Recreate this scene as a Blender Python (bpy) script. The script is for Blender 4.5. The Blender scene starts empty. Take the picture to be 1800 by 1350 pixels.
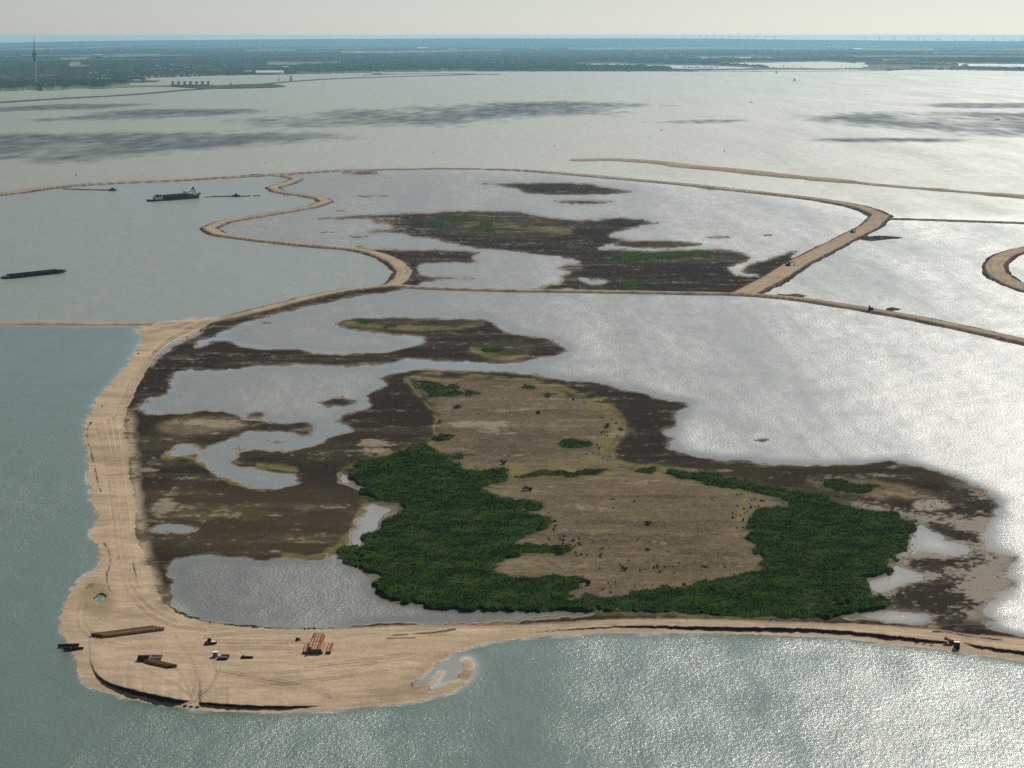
import bpy, bmesh, math, random
import numpy as np
from mathutils import Vector, Matrix

random.seed(7)
RNG = np.random.default_rng(7)
sc = bpy.context.scene

# ------------------------------------------------------------------ camera
IMG_W, IMG_H = 1800.0, 1350.0          # size of the photograph the outlines were traced on
FOC = 4000.0                           # focal length in photograph pixels
CAM_H = 180.0                          # metres above the water
HOR = 62.0                             # row of the level line of sight
PITCH = math.atan((IMG_H / 2 - HOR) / FOC)
cam_data = bpy.data.cameras.new('camera')
cam_data.sensor_width = 36.0
cam_data.lens = 36.0 * FOC / IMG_W
cam_data.clip_start = 1.0
cam_data.clip_end = 400000.0
cam = bpy.data.objects.new('camera', cam_data)
sc.collection.objects.link(cam)
cam.location = (0, 0, CAM_H)
cam.rotation_euler = (math.pi / 2 - PITCH, 0, 0)
sc.camera = cam

# ------------------------------------------------------------------ sky, sun, exposure
SUN_EL = math.radians(34.0)
SUN_AZ = math.radians(20.5)            # to the right of the line of sight (+Y)
world = bpy.data.worlds.new('World')
sc.world = world
world.use_nodes = True
wn = world.node_tree.nodes
wn.clear()
w_out = wn.new('ShaderNodeOutputWorld')
w_bg = wn.new('ShaderNodeBackground')
w_sky = wn.new('ShaderNodeTexSky')
w_sky.sky_type = 'NISHITA'
w_sky.sun_disc = False
w_sky.sun_elevation = SUN_EL
w_sky.sun_rotation = SUN_AZ
w_sky.altitude = 180
w_sky.air_density = 0.7
w_sky.dust_density = 0.6
w_sky.ozone_density = 3.0
w_bg.inputs['Strength'].default_value = 0.060
w_hs = wn.new('ShaderNodeHueSaturation')               # milky summer sky
w_hs.inputs['Saturation'].default_value = 0.52
w_hs.inputs['Value'].default_value = 1.0
world.node_tree.links.new(w_sky.outputs[0], w_hs.inputs['Color'])
w_tint = wn.new('ShaderNodeMix'); w_tint.data_type = 'RGBA'; w_tint.blend_type = 'MULTIPLY'
w_tint.inputs['Factor'].default_value = 1.0
w_tint.inputs['B'].default_value = (0.915, 0.98, 0.99, 1)    # thin warm veil of high cloud
world.node_tree.links.new(w_hs.outputs[0], w_tint.inputs['A'])
world.node_tree.links.new(w_tint.outputs['Result'], w_bg.inputs[0])
world.node_tree.links.new(w_bg.outputs[0], w_out.inputs[0])

sun_data = bpy.data.lights.new('sun', 'SUN')
sun_data.energy = 5.0
sun_data.angle = math.radians(0.5)
sun_data.color = (1.0, 0.95, 0.87)
sun = bpy.data.objects.new('sun', sun_data)
sc.collection.objects.link(sun)
SUN_DIR = Vector((math.sin(SUN_AZ) * math.cos(SUN_EL), math.cos(SUN_AZ) * math.cos(SUN_EL), math.sin(SUN_EL)))
sun.rotation_euler = SUN_DIR.to_track_quat('Z', 'Y').to_euler()
sun.location = (0, 0, 3000)

HAZE_DENS, HAZE_COL, HAZE_ANI = 2.5e-5, (0.32, 0.59, 0.78, 1), 0.45

sc.view_settings.view_transform = 'Standard'
sc.view_settings.look = 'None'
sc.view_settings.exposure = 0.0
sc.view_settings.gamma = 1.0
sc.view_settings.use_curve_mapping = False
sc.cycles.use_denoising = False
sc.cycles.max_bounces = 5
sc.cycles.diffuse_bounces = 2
sc.cycles.glossy_bounces = 2
sc.cycles.transparent_max_bounces = 64
sc.cycles.volume_bounces = 0

# ------------------------------------------------------------------ projection between photograph rows and the place
CT, ST = math.cos(PITCH), math.sin(PITCH)

def ground(x, y, z=0.0):
    """world XY (numpy) of the point of level z seen at photograph pixel (x, y)"""
    u = (np.asarray(x, float) - IMG_W / 2) / FOC
    v = (IMG_H / 2 - np.asarray(y, float)) / FOC
    dy = CT + v * ST
    dz = -ST + v * CT
    t = (CAM_H - z) / (-dz)
    return u * t, dy * t

def at(x, y, z=0.0):
    gx, gy = ground(x, y, z)
    return Vector((float(gx), float(gy), float(z)))

def mpp(y):
    """metres per photograph pixel (across) on the water at row y"""
    return CAM_H / (y - HOR)

# ------------------------------------------------------------------ numpy noise
def _hash(ix, iy, seed):
    h = (ix.astype(np.int64) * 374761393 + iy.astype(np.int64) * 668265263 + seed * 974711) & 0x7fffffff
    h = ((h ^ (h >> 13)) * 1274126177) & 0x7fffffff
    h = (h ^ (h >> 16)) & 0xffff
    return h.astype(np.float32) / 65535.0

def vnoise(x, y, seed=0):
    x0 = np.floor(x); y0 = np.floor(y)
    fx = (x - x0).astype(np.float32); fy = (y - y0).astype(np.float32)
    fx = fx * fx * (3 - 2 * fx); fy = fy * fy * (3 - 2 * fy)
    ix = x0.astype(np.int64); iy = y0.astype(np.int64)
    a = _hash(ix, iy, seed); b = _hash(ix + 1, iy, seed)
    c = _hash(ix, iy + 1, seed); d = _hash(ix + 1, iy + 1, seed)
    return (a + (b - a) * fx) * (1 - fy) + (c + (d - c) * fx) * fy

def fbm(x, y, octs=4, seed=0, gain=0.5):
    s = np.zeros(np.shape(x), np.float32); a = 1.0; t = 0.0
    for o in range(octs):
        s += a * (vnoise(x * 2 ** o + 17.3 * o, y * 2 ** o - 9.1 * o, seed + o) * 2 - 1)
        t += a; a *= gain
    return s / t

def smooth(e0, e1, x):
    t = np.clip((x - e0) / (e1 - e0), 0, 1)
    return t * t * (3 - 2 * t)

# ------------------------------------------------------------------ object helpers
COL = sc.collection

def tag(o, label=None, cat=None, group=None, kind=None):
    if label: o['label'] = label
    if cat: o['category'] = cat
    if group: o['group'] = group
    if kind: o['kind'] = kind
    return o

def empty(name, loc, rz=0.0):
    o = bpy.data.objects.new(name, None)
    o.empty_display_size = 0.5
    COL.objects.link(o)
    o.location = loc
    o.rotation_euler = (0, 0, rz)
    return o

def mesh_obj(name, me, mat=None, parent=None, loc=None):
    o = bpy.data.objects.new(name, me)
    COL.objects.link(o)
    if mat is not None and not me.materials:
        me.materials.append(mat)
    if parent is not None:
        o.parent = parent
    if loc is not None:
        o.location = loc
    return o

def np_mesh(name, verts, faces, smooth_shade=False):
    """verts (n,3), faces (m,k) -> mesh, fast"""
    me = bpy.data.meshes.new(name)
    verts = np.ascontiguousarray(verts, np.float32); faces = np.ascontiguousarray(faces, np.int32)
    n, k = faces.shape
    me.vertices.add(len(verts)); me.vertices.foreach_set('co', verts.ravel())
    me.loops.add(n * k); me.loops.foreach_set('vertex_index', faces.ravel())
    me.polygons.add(n)
    me.polygons.foreach_set('loop_start', np.arange(0, n * k, k, dtype=np.int32))
    if smooth_shade:
        me.polygons.foreach_set('use_smooth', np.ones(n, bool))
    me.update(calc_edges=True)
    return me

def color_attr(me, name, rgb):
    a = me.color_attributes.new(name, 'FLOAT_COLOR', 'POINT')
    c = np.ones((len(rgb), 4), np.float32); c[:, :3] = rgb
    a.data.foreach_set('color', c.ravel())

def float_attr(me, name, val):
    a = me.attributes.new(name, 'FLOAT', 'POINT')
    a.data.foreach_set('value', np.ascontiguousarray(val, np.float32).ravel())

class Shape:
    """collects boxes, tubes, prisms; builds ONE mesh object"""
    def __init__(self):
        self.bm = bmesh.new()
    def box(self, c, s, rz=0.0, bev=0.0):
        r = bmesh.ops.create_cube(self.bm, size=1.0)
        M = Matrix.Translation(Vector(c)) @ Matrix.Rotation(rz, 4, 'Z') @ Matrix.Diagonal((s[0], s[1], s[2], 1))
        bmesh.ops.transform(self.bm, matrix=M, verts=r['verts'])
        if bev > 0:
            es = list({e for v in r['verts'] for e in v.link_edges})
            bmesh.ops.bevel(self.bm, geom=es, offset=bev, segments=1, affect='EDGES')
        return self
    def tube(self, a, b, r0, r1=None, n=10, caps=True):
        a = Vector(a); b = Vector(b); r1 = r0 if r1 is None else r1
        d = b - a
        r = bmesh.ops.create_cone(self.bm, cap_ends=caps, segments=n, radius1=max(r0, 1e-4), radius2=max(r1, 1e-4), depth=d.length)
        M = Matrix.Translation((a + b) / 2) @ d.to_track_quat('Z', 'Y').to_matrix().to_4x4()
        bmesh.ops.transform(self.bm, matrix=M, verts=r['verts'])
        return self
    def prism(self, pts, z0, z1):
        lo = [self.bm.verts.new((p[0], p[1], z0)) for p in pts]
        hi = [self.bm.verts.new((p[0], p[1], z1)) for p in pts]
        n = len(pts)
        self.bm.faces.new(hi); self.bm.faces.new(lo[::-1])
        for i in range(n):
            self.bm.faces.new((lo[i], lo[(i + 1) % n], hi[(i + 1) % n], hi[i]))
        return self
    def face(self, pts):
        self.bm.faces.new([self.bm.verts.new(p) for p in pts])
        return self
    def loft(self, rings, close_ends=True):
        rs = [[self.bm.verts.new(p) for p in ring] for ring in rings]
        n = len(rs[0])
        for a, b in zip(rs[:-1], rs[1:]):
            for i in range(n):
                self.bm.faces.new((a[i], a[(i + 1) % n], b[(i + 1) % n], b[i]))
        if close_ends:
            self.bm.faces.new(rs[0][::-1]); self.bm.faces.new(rs[-1])
        return self
    def mesh(self, name):
        bmesh.ops.recalc_face_normals(self.bm, faces=self.bm.faces)
        me = bpy.data.meshes.new(name)
        self.bm.to_mesh(me); self.bm.free()
        return me
    def build(self, name, mat, parent=None, loc=None):
        return mesh_obj(name, self.mesh(name), mat, parent, loc)

def copy_tree(o, parent=None):
    c = o.copy(); COL.objects.link(c)
    if parent is not None: c.parent = parent
    for ch in list(o.children): copy_tree(ch, c)
    return c

# ------------------------------------------------------------------ materials
def new_mat(name):
    m = bpy.data.materials.new(name); m.use_nodes = True
    nt = m.node_tree
    b = nt.nodes['Principled BSDF']
    return m, nt, b

def plain(name, rgb, rough=0.6, metal=0.0, var=0.25, scale=1.2, rgb2=None, bump=0.0):
    """painted / rusty / weathered surface: two colours through noise"""
    m, nt, b = new_mat(name)
    N, L = nt.nodes, nt.links
    tc = N.new('ShaderNodeTexCoord'); no = N.new('ShaderNodeTexNoise')
    no.inputs['Scale'].default_value = scale; no.inputs['Detail'].default_value = 5
    no.inputs['Roughness'].default_value = 0.65
    L.new(tc.outputs['Object'], no.inputs['Vector'])
    r = N.new('ShaderNodeValToRGB')
    c2 = rgb2 if rgb2 else tuple(c * (1 - var) for c in rgb)
    r.color_ramp.elements[0].position = 0.35; r.color_ramp.elements[0].color = (*c2, 1)
    r.color_ramp.elements[1].position = 0.65; r.color_ramp.elements[1].color = (*rgb, 1)
    L.new(no.outputs['Fac'], r.inputs['Fac']); L.new(r.outputs['Color'], b.inputs['Base Color'])
    b.inputs['Roughness'].default_value = rough; b.inputs['Metallic'].default_value = metal
    b.inputs['IOR'].default_value = 1.05 if rough >= 0.75 else 1.3
    if bump > 0:
        bp = N.new('ShaderNodeBump'); bp.inputs['Strength'].default_value = bump; bp.inputs['Distance'].default_value = 0.05
        L.new(no.outputs['Fac'], bp.inputs['Height']); L.new(bp.outputs['Normal'], b.inputs['Normal'])
    return m

# ================================================================== TRACED OUTLINES (photograph pixels)
# sand of the west beach, the spit and the south dike
SAND = [(265,572),(233,580),(247,584),(252,590),(247,603),(243,613),(232,622),(229,632),(218,647),(205,660),(193,675),(183,690),(172,702),(165,715),(157,728),(150,742),(147,757),(147,773),(150,790),(152,810),(154,830),(157,850),(160,870),(157,880),(163,892),(170,900),(172,905),(163,925),(161,935),(163,950),(172,968),(175,983),(168,997),(155,1010),(140,1022),(128,1033),(120,1045),(113,1062),(105,1080),(103,1092),(108,1110),(112,1122),(120,1135),(128,1150),(130,1165),(136,1185),(145,1197),(160,1208),(180,1217),(205,1224),(240,1233),(280,1241),(320,1247),(360,1251),(420,1253),(480,1253),(540,1252),(590,1249),(600,1247),(650,1241),(700,1237),(740,1232),(775,1224),(800,1215),(815,1205),(826,1193),(833,1180),(836,1170),(833,1160),(826,1156),(818,1157),(813,1162),(814,1170),(808,1182),(796,1196),(780,1206),(765,1212),(752,1214),(758,1205),(770,1200),(778,1190),(783,1178),(781,1174),(774,1180),(766,1192),(752,1197),(735,1203),(720,1206),(730,1196),(748,1185),(760,1172),(772,1165),(785,1160),(800,1150),(815,1144),(830,1138),(860,1130),(900,1125),(950,1120),(1000,1117),(1050,1115),(1100,1114),(1200,1114),(1300,1115),(1400,1118),(1500,1126),(1600,1138),(1660,1145),(1700,1150),(1750,1158),(1800,1166),(1910,1184),
        (1910,1138),(1800,1121),(1750,1117),(1700,1113),(1650,1106),(1600,1102),(1560,1099),(1500,1096),(1400,1092),(1300,1089),(1200,1087),(1150,1087),(1100,1088),(1050,1090),(1000,1093),(950,1095),(900,1096),(850,1097),(800,1096),(750,1097),(700,1099),(650,1101),(600,1103),(550,1105),(500,1105),(450,1104),(400,1100),(360,1093),(330,1086),(310,1077),(297,1066),(285,1052),(275,1032),(268,1010),(256,985),(246,960),(241,940),(236,915),(240,900),(238,880),(230,850),(227,820),(228,795),(222,770),(218,745),(219,733),(226,715),(233,700),(238,690),(253,660),(263,640),(274,625),(290,610),(310,598),(335,588),(365,572),(390,563),(410,556),(350,560)]
# everything inside the first ring that is land rather than water
LAND_A = [(230,690),(262,640),(300,608),(335,595),(365,575),(400,565),(450,549),(500,535),(550,525),(600,515),(640,508),(700,504),(720,508),(700,512),(640,519),(600,527),(550,538),(500,550),(450,564),(400,579),(370,594),(345,605),(340,611),(360,605),(383,599),(410,599),(417,605),(437,610),(467,613),(500,613),(527,614),(550,620),(580,621),(600,622),(640,620),(680,617),(710,610),(740,604),(748,600),(742,592),(725,588),(690,588),(660,584),(620,580),(600,575),(592,570),(600,563),(620,559),(650,557),(700,556),(750,557),(800,559),(850,560),(870,565),(880,572),(885,582),(910,587),(940,591),(960,592),(975,600),(990,609),(998,614),(985,622),(960,628),(930,633),(890,638),(850,637),(800,635),(740,633),(715,631),(700,635),(680,640),(650,641),(600,643),(527,643),(467,644),(430,647),(377,652),(333,650),(305,653),(300,658),(305,665),(297,675),(300,688),(290,697),(270,700),(258,706),(252,715),(250,725),(253,730),(300,730),(320,726),(350,722),(390,722),(400,727),(430,735),(470,740),(500,743),(525,740),(545,741),(557,750),(552,758),(548,765),(560,770),(590,767),(612,760),(625,752),(605,745),(585,742),(590,732),(615,724),(650,713),(655,710),(643,702),(637,695),(657,687),(668,682),(675,677),(663,668),(683,657),(733,650),(800,649),(867,652),(917,655),(950,660),(983,667),(1033,670),(1067,675),(1083,682),(1117,688),(1150,698),(1183,705),(1206,706),(1212,713),(1196,725),(1187,735),(1183,743),(1176,752),(1163,760),(1176,766),(1190,770),(1173,778),(1172,787),(1200,795),(1220,800),(1250,805),(1300,807),(1333,812),(1367,816),(1433,818),(1483,817),(1533,813),(1560,809),(1600,814),(1643,822),(1667,833),(1700,847),(1733,863),(1757,880),(1757,897),(1750,910),(1735,928),(1727,947),(1740,965),(1785,980),(1762,1003),(1786,1030),(1755,1048),(1725,1068),(1730,1078),(1770,1088),(1720,1090),(1745,1102),(1800,1114),(1910,1130),(1800,1126),(1500,1108),(300,1108),(230,1000),(210,740)]
WATERS_A = [
    [(297,796),(305,786),(330,783),(355,787),(350,793),(330,797),(312,802)],
    [(345,800),(365,790),(385,778),(400,772),(420,765),(440,757),(470,757),(500,760),(530,768),(558,764),(575,768),(555,782),(520,790),(480,790),(440,788),(425,795),(413,803),(408,812),(425,823),(450,825),(490,833),(515,840),(527,849),(510,855),(480,856),(455,857),(430,850),(400,840),(380,830),(365,818),(352,806)],
    [(303,985),(312,981),(340,978),(380,977),(420,980),(460,984),(500,982),(530,985),(555,985),(575,975),(588,972),(593,962),(605,955),(620,948),(628,935),(632,920),(640,908),(640,890),(655,885),(675,890),(692,896),(680,905),(672,915),(668,928),(660,937),(648,943),(635,955),(624,968),(622,985),(640,1000),(662,1014),(663,1023),(660,1033),(680,1053),(717,1060),(767,1065),(833,1070),(900,1072),(967,1073),(1017,1075),(1047,1080),(1020,1084),(1000,1086),(950,1089),(900,1091),(850,1092),(800,1091),(750,1093),(700,1095),(650,1098),(600,1100),(550,1102),(500,1102),(450,1101),(400,1097),(360,1090),(330,1083),(312,1075),(306,1065),(312,1050),(315,1043),(308,1030),(302,1015),(299,1000)],
    [(260,930),(275,925),(300,923),(330,925),(349,930),(340,935),(325,938),(300,939),(275,937)],
    [(1617,920),(1650,935),(1667,950),(1708,962),(1690,975),(1640,966),(1602,972),(1590,985),(1600,1000),(1628,1010),(1638,1020),(1600,1022),(1580,1030),(1555,1040),(1540,1047),(1523,1038),(1510,1020),(1540,1013),(1560,1010),(1578,990),(1600,965),(1603,945)],
    [(1480,1084),(1510,1075),(1550,1075),(1600,1077),(1637,1088),(1630,1097),(1583,1095),(1533,1090)],
    [(588,832),(600,828),(606,836),(612,845),(640,850),(650,858),(640,862),(615,855),(596,846)],
    [(1480,893),(1510,897),(1560,908),(1600,920),(1610,930),(1590,925),(1550,916),(1510,905)],
]
ISLETS = [
    [(560,708),(575,700),(600,698),(625,702),(632,708),(610,714),(575,716)],
    [(470,774),(490,772),(512,776),(490,780)],[(405,787),(420,783),(435,785),(420,789)],
    [(1323,774),(1340,770),(1352,773),(1340,777)],[(1420,802),(1432,799),(1444,802),(1430,805)],
    [(444,722),(455,720),(468,723),(462,732),(445,734),(428,729)],
    [(453,570),(465,566),(480,566),(470,571)],
    [(1740,1010),(1760,1000),(1775,1006),(1755,1016)],
]
SHOAL = [[(1480,890),(1560,906),(1612,926),(1650,935),(1700,962),(1640,970),(1600,980),(1600,1003),(1640,1020),(1580,1032),(1540,1048),(1510,1020),(1560,1010),(1600,960),(1590,930)],
         [(1480,1086),(1510,1074),(1600,1076),(1640,1088),(1590,1097),(1530,1092)], [(588,832),(606,834),(650,856),(610,858)], [(575,975),(600,958),(625,945),(635,905),(640,885),(692,893),(672,925),(640,955),(625,985),(600,1000)],
         [(1640,900),(1757,890),(1790,905),(1775,940),(1800,985),(1790,1045),(1760,1065),(1790,1090),(1700,1090),(1600,1060),(1560,1000),(1600,960)],
         [(1640,1000),(1700,960),(1790,975),(1830,1010),(1760,1045),(1740,1075),(1680,1060)],
         [(722,1206),(745,1180),(765,1165),(790,1156),(818,1148),(818,1182),(790,1212),(755,1217)],
         [(810,1150),(836,1150),(848,1170),(838,1195),(800,1222),(760,1214),(800,1190)]]
LAND_B = [(550,385),(580,381),(620,378),(670,375),(733,373),(800,371),(870,370),(920,372),(950,378),(1000,385),(1050,385),(1090,382),(1130,387),(1163,393),(1130,397),(1110,403),(1080,408),(1067,413),(1080,418),(1110,421),(1100,424),(1070,430),(1050,437),(1090,438),(1130,441),(1200,439),(1260,439),(1300,443),(1328,450),(1312,456),(1322,462),(1350,454),(1380,444),(1408,437),(1395,448),(1400,455),(1370,478),(1345,495),(1310,516),(1100,511),(980,508),(930,508),(960,502),(990,497),(980,488),(1000,478),(975,470),(1022,461),(980,452),(930,445),(890,440),(850,437),(820,432),(790,427),(760,420),(740,416),(700,412),(660,411),(640,405),(690,399),(655,391),(600,388)]
WATERS_B = [
    [(1318,455),(1300,465),(1283,470),(1278,473),(1290,477),(1298,485),(1330,486),(1352,489),(1330,483),(1306,481),(1300,475),(1306,468),(1325,459)],
    [(600,384),(640,385),(660,390),(640,392),(610,390)],[(1010,488),(1060,492),(1075,496),(1040,498)],
    [(560,386),(600,387),(640,396),(680,400),(640,401),(590,392)],
]
LAND_C = [(620,430),(660,437),(700,437),(760,437),(800,440),(845,443),(830,450),(840,458),(835,464),(790,463),(760,463),(740,466),(735,474),(745,484),(780,486),(840,488),(810,492),(770,493),(745,497),(720,503),(690,500),(705,480),(690,462),(660,446)]
SMALL_B = [
    [(843,323),(870,321),(930,320),(980,320),(1040,322),(1055,327),(1090,332),(1114,337),(1080,341),(1010,343),(960,342),(920,339),(910,333),(890,329)],
    [(968,354),(990,351),(1030,351),(1080,354),(1060,358),(1010,359),(980,357)],
    [(597,303),(640,301),(667,304),(655,307),(625,308),(605,306)],
    [(1075,432),(1100,424),(1150,422),(1210,424),(1237,430),(1200,435),(1140,436)],
    [(1222,328),(1245,327),(1272,331),(1245,333)],
    [(614,344),(650,343),(690,344),(660,347),(625,346)],[(585,371),(600,368),(612,371),(600,373)],[(545,408),(580,407),(600,409),(570,410)],
    [(610,415),(640,413),(650,416),(625,418)],
    [(1237,417),(1260,414),(1290,417),(1270,419)],[(1335,413),(1350,411),(1362,414),(1350,416)],
    [(1510,418),(1545,414),(1590,418),(1560,421),(1525,424)],[(1370,516),(1400,516),(1418,521),(1390,523),(1360,522)],[(1555,541),(1580,542),(1592,546),(1565,547)],
    [(1320,515),(1360,490),(1372,495),(1400,487),(1370,503),(1345,515)],
    [(425,308),(450,306),(470,308),(450,311),(430,311)],
]
# soils of the big island
SOIL = [
    [(723,663),(767,662),(847,667),(917,672),(967,680),(1000,693),(1043,707),(1077,717),(1097,743),(1097,760),(1073,783),(1073,800),(1093,812),(1150,823),(1180,826),(1240,833),(1330,855),(1420,870),(1485,892),(1600,917),(1610,930),(1580,975),(1565,1010),(1505,1017),(1530,1055),(1555,1070),(1470,1083),(1300,1086),(1100,1080),(900,1074),(717,1061),(660,1033),(630,985),(650,940),(690,905),(640,865),(610,845),(605,833),(640,820),(680,800),(740,790),(767,770),(763,750),(773,733),(760,717),(743,697)],
    [(598,568),(650,561),(750,560),(830,563),(850,570),(800,577),(700,579),(640,576)],
    [(825,608),(850,600),(900,602),(935,612),(930,625),(880,632),(840,622)],
    [(272,750),(300,738),(350,733),(400,734),(440,743),(440,752),(400,760),(350,765),(300,762)],
    [(740,385),(800,376),(900,376),(960,390),(1010,402),(1000,412),(940,418),(880,417),(800,412),(760,400)],
    [(1090,447),(1150,441),(1240,442),(1310,448),(1280,458),(1200,462),(1130,459)],
    [(1420,842),(1480,840),(1540,848),(1600,860),(1640,880),(1580,880),(1500,868),(1430,855)],
    [(1090,430),(1150,425),(1200,427),(1215,430),(1160,434)],
]
PALE = [[(1600,885),(1620,877),(1660,876),(1678,884),(1670,895),(1635,899),(1608,894)],
        [(270,880),(300,865),(316,880),(290,905),(265,900)],
        [(245,820),(275,815),(290,835),(275,850),(250,840)],
        [(240,700),(250,665),(262,650),(245,690)],
        [(290,745),(340,739),(390,740),(430,748),(400,756),(330,758)],
        [(800,735),(880,737),(900,752),(850,760),(790,750)],
        [(620,770),(660,762),(700,780),(680,800),(640,795)],
        [(905,660),(830,660),(760,657),(725,659),(760,662),(850,664)],
        [(1480,860),(1560,866),(1600,880),(1560,884),(1500,872)],
        [(650,395),(720,398),(760,410),(700,412),(640,405)], [(560,384),(640,380),(720,384),(700,392),(620,390)],
        [(940,450),(1000,458),(1040,470),(1000,480),(960,465)]]
YELLOW = [  # lines of yellow algae and herbs: (points, half width px)
    ([(712,668),(735,660),(770,656),(850,661),(917,668),(967,676),(1010,690),(1050,708),(1085,722),(1098,745),(1094,765),(1078,785),(1078,802),(1098,815),(1150,822),(1230,830),(1300,845)], 6),
    ([(1040,705),(1065,722),(1085,745),(1075,770),(1055,790),(1040,805)], 17),
    ([(880,825),(950,823),(1020,818),(1080,815)], 13),
    ([(715,665),(728,685),(745,705),(760,722),(768,735),(762,752),(768,768),(755,782),(700,792),(640,812),(600,830)], 5),
    ([(640,870),(638,890),(630,915),(615,945),(585,965),(560,978),(500,978)], 9),
    ([(300,800),(340,806),(365,822),(395,842),(430,855),(465,860)], 5), ([(288,803),(305,806),(315,803)], 6),
    ([(455,820),(490,822),(520,827)], 7),
    ([(610,568),(650,572),(720,577),(800,576),(850,568)], 5), ([(830,612),(850,622),(890,629),(925,622)], 6),
    ([(820,393),(880,398),(950,402),(1000,408)], 6), ([(1470,855),(1540,860),(1600,875)], 4),
    ([(905,830),(1020,832),(1150,832),(1240,842)], 9), ([(1310,880),(1300,920),(1330,960),(1350,990)], 6),
    ([(150,1050),(165,1068),(185,1070)], 9), ([(720,1215),(755,1190),(770,1165),(800,1140)], 9),
]
GREENS = [
    [(605,833),(638,826),(636,815),(680,800),(715,793),(740,785),(752,790),(760,798),(800,806),(830,803),(815,813),(788,812),(800,822),(830,828),(880,828),(905,835),(890,840),(860,848),(848,860),(870,872),(900,877),(952,884),(945,892),(900,897),(940,905),(977,918),(970,930),(922,940),(900,958),(950,962),(1012,965),(985,973),(930,971),(900,985),(868,995),(855,1002),(900,1012),(960,1014),(1027,1018),(1032,1036),(1000,1052),(1060,1057),(1130,1047),(1150,1040),(1185,1036),(1240,1028),(1290,1020),(1350,1008),(1358,998),(1350,983),(1318,955),(1308,945),(1332,937),(1310,922),(1332,910),(1340,897),(1385,887),(1360,877),(1330,867),(1290,857),(1240,850),(1205,841),(1172,832),(1180,826),(1230,831),(1280,841),(1330,854),(1370,864),(1420,869),(1470,884),(1485,892),(1520,896),(1560,904),(1600,916),(1614,929),(1605,945),(1600,960),(1580,975),(1575,990),(1565,1010),(1530,1012),(1503,1016),(1518,1035),(1523,1055),(1557,1060),(1555,1072),(1510,1075),(1470,1082),(1400,1082),(1300,1081),(1230,1077),(1150,1078),(1100,1074),(1017,1075),(900,1072),(767,1065),(717,1060),(680,1053),(658,1033),(663,1023),(660,1013),(640,997),(628,985),(625,965),(650,940),(690,912),(702,898),(690,888),(650,875),(638,866),(645,857),(612,845)],
    [(592,962),(605,957),(618,960),(628,957),(624,970),(632,990),(625,997),(605,993),(592,985),(588,972)],
    [(730,671),(745,670),(775,678),(800,686),(808,690),(780,697),(748,698),(752,690),(737,680)],
    [(783,677),(800,675),(812,679),(800,683),(786,682)],[(808,688),(822,684),(834,690),(816,695)],
    [(920,682),(935,679),(950,681),(945,684),(925,684)],[(955,694),(970,691),(977,695),(962,698)],
    [(768,772),(775,764),(797,766),(795,774),(780,777)],[(788,717),(798,714),(803,718),(793,721)],
    [(972,784),(985,774),(1000,772),(1015,779),(1042,781),(1030,787),(990,786)],
    [(905,835),(960,828),(1000,828),(1060,825),(1068,828),(1040,834),(980,834),(930,837)],
    [(1098,824),(1120,822),(1150,826),(1145,834),(1115,830)],
    [(1448,846),(1465,842),(1480,850),(1510,852),(1539,858),(1535,866),(1500,865),(1475,862),(1450,856)],
    [(1425,843),(1438,841),(1445,845),(1432,847)],
    [(733,396),(760,393),(795,396),(810,398),(760,400)],[(772,384),(800,381),(845,384),(820,390),(790,388)],[(825,398),(850,392),(870,394),(850,401)],[(845,407),(865,404),(880,408),(860,411)],
    [(1072,453),(1100,445),(1150,446),(1230,443),(1260,447),(1150,452),(1145,458),(1100,459)],
    [(1085,500),(1110,495),(1148,497),(1140,501),(1100,504)],[(1028,507),(1100,508),(1100,511),(1040,511)],
    [(1105,333),(1120,332),(1125,334),(1110,335)],[(965,336),(975,334),(985,336),(975,337)],
    [(622,567),(645,564),(652,567),(630,570)],[(675,573),(700,571),(702,575),(685,577)],[(745,567),(780,565),(790,567),(750,569)],
    [(840,614),(870,611),(890,614),(860,618)],[(1120,426),(1140,424),(1145,428),(1125,429)],
]
THIN = [  # gaps of bare ground inside the thicket
    [(1240,1042),(1262,1040),(1268,1048),(1245,1050)],[(1420,1055),(1475,1058),(1500,1062),(1450,1063),(1400,1061)],
    [(1540,1055),(1600,1062),(1610,1070),(1560,1068)],[(760,915),(790,910),(800,914),(770,918)],[(660,862),(680,860),(690,864),(670,866)],
    [(990,1052),(1030,1048),(1045,1052),(1010,1056)],[(905,975),(960,977),(990,980),(930,985)]]
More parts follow.
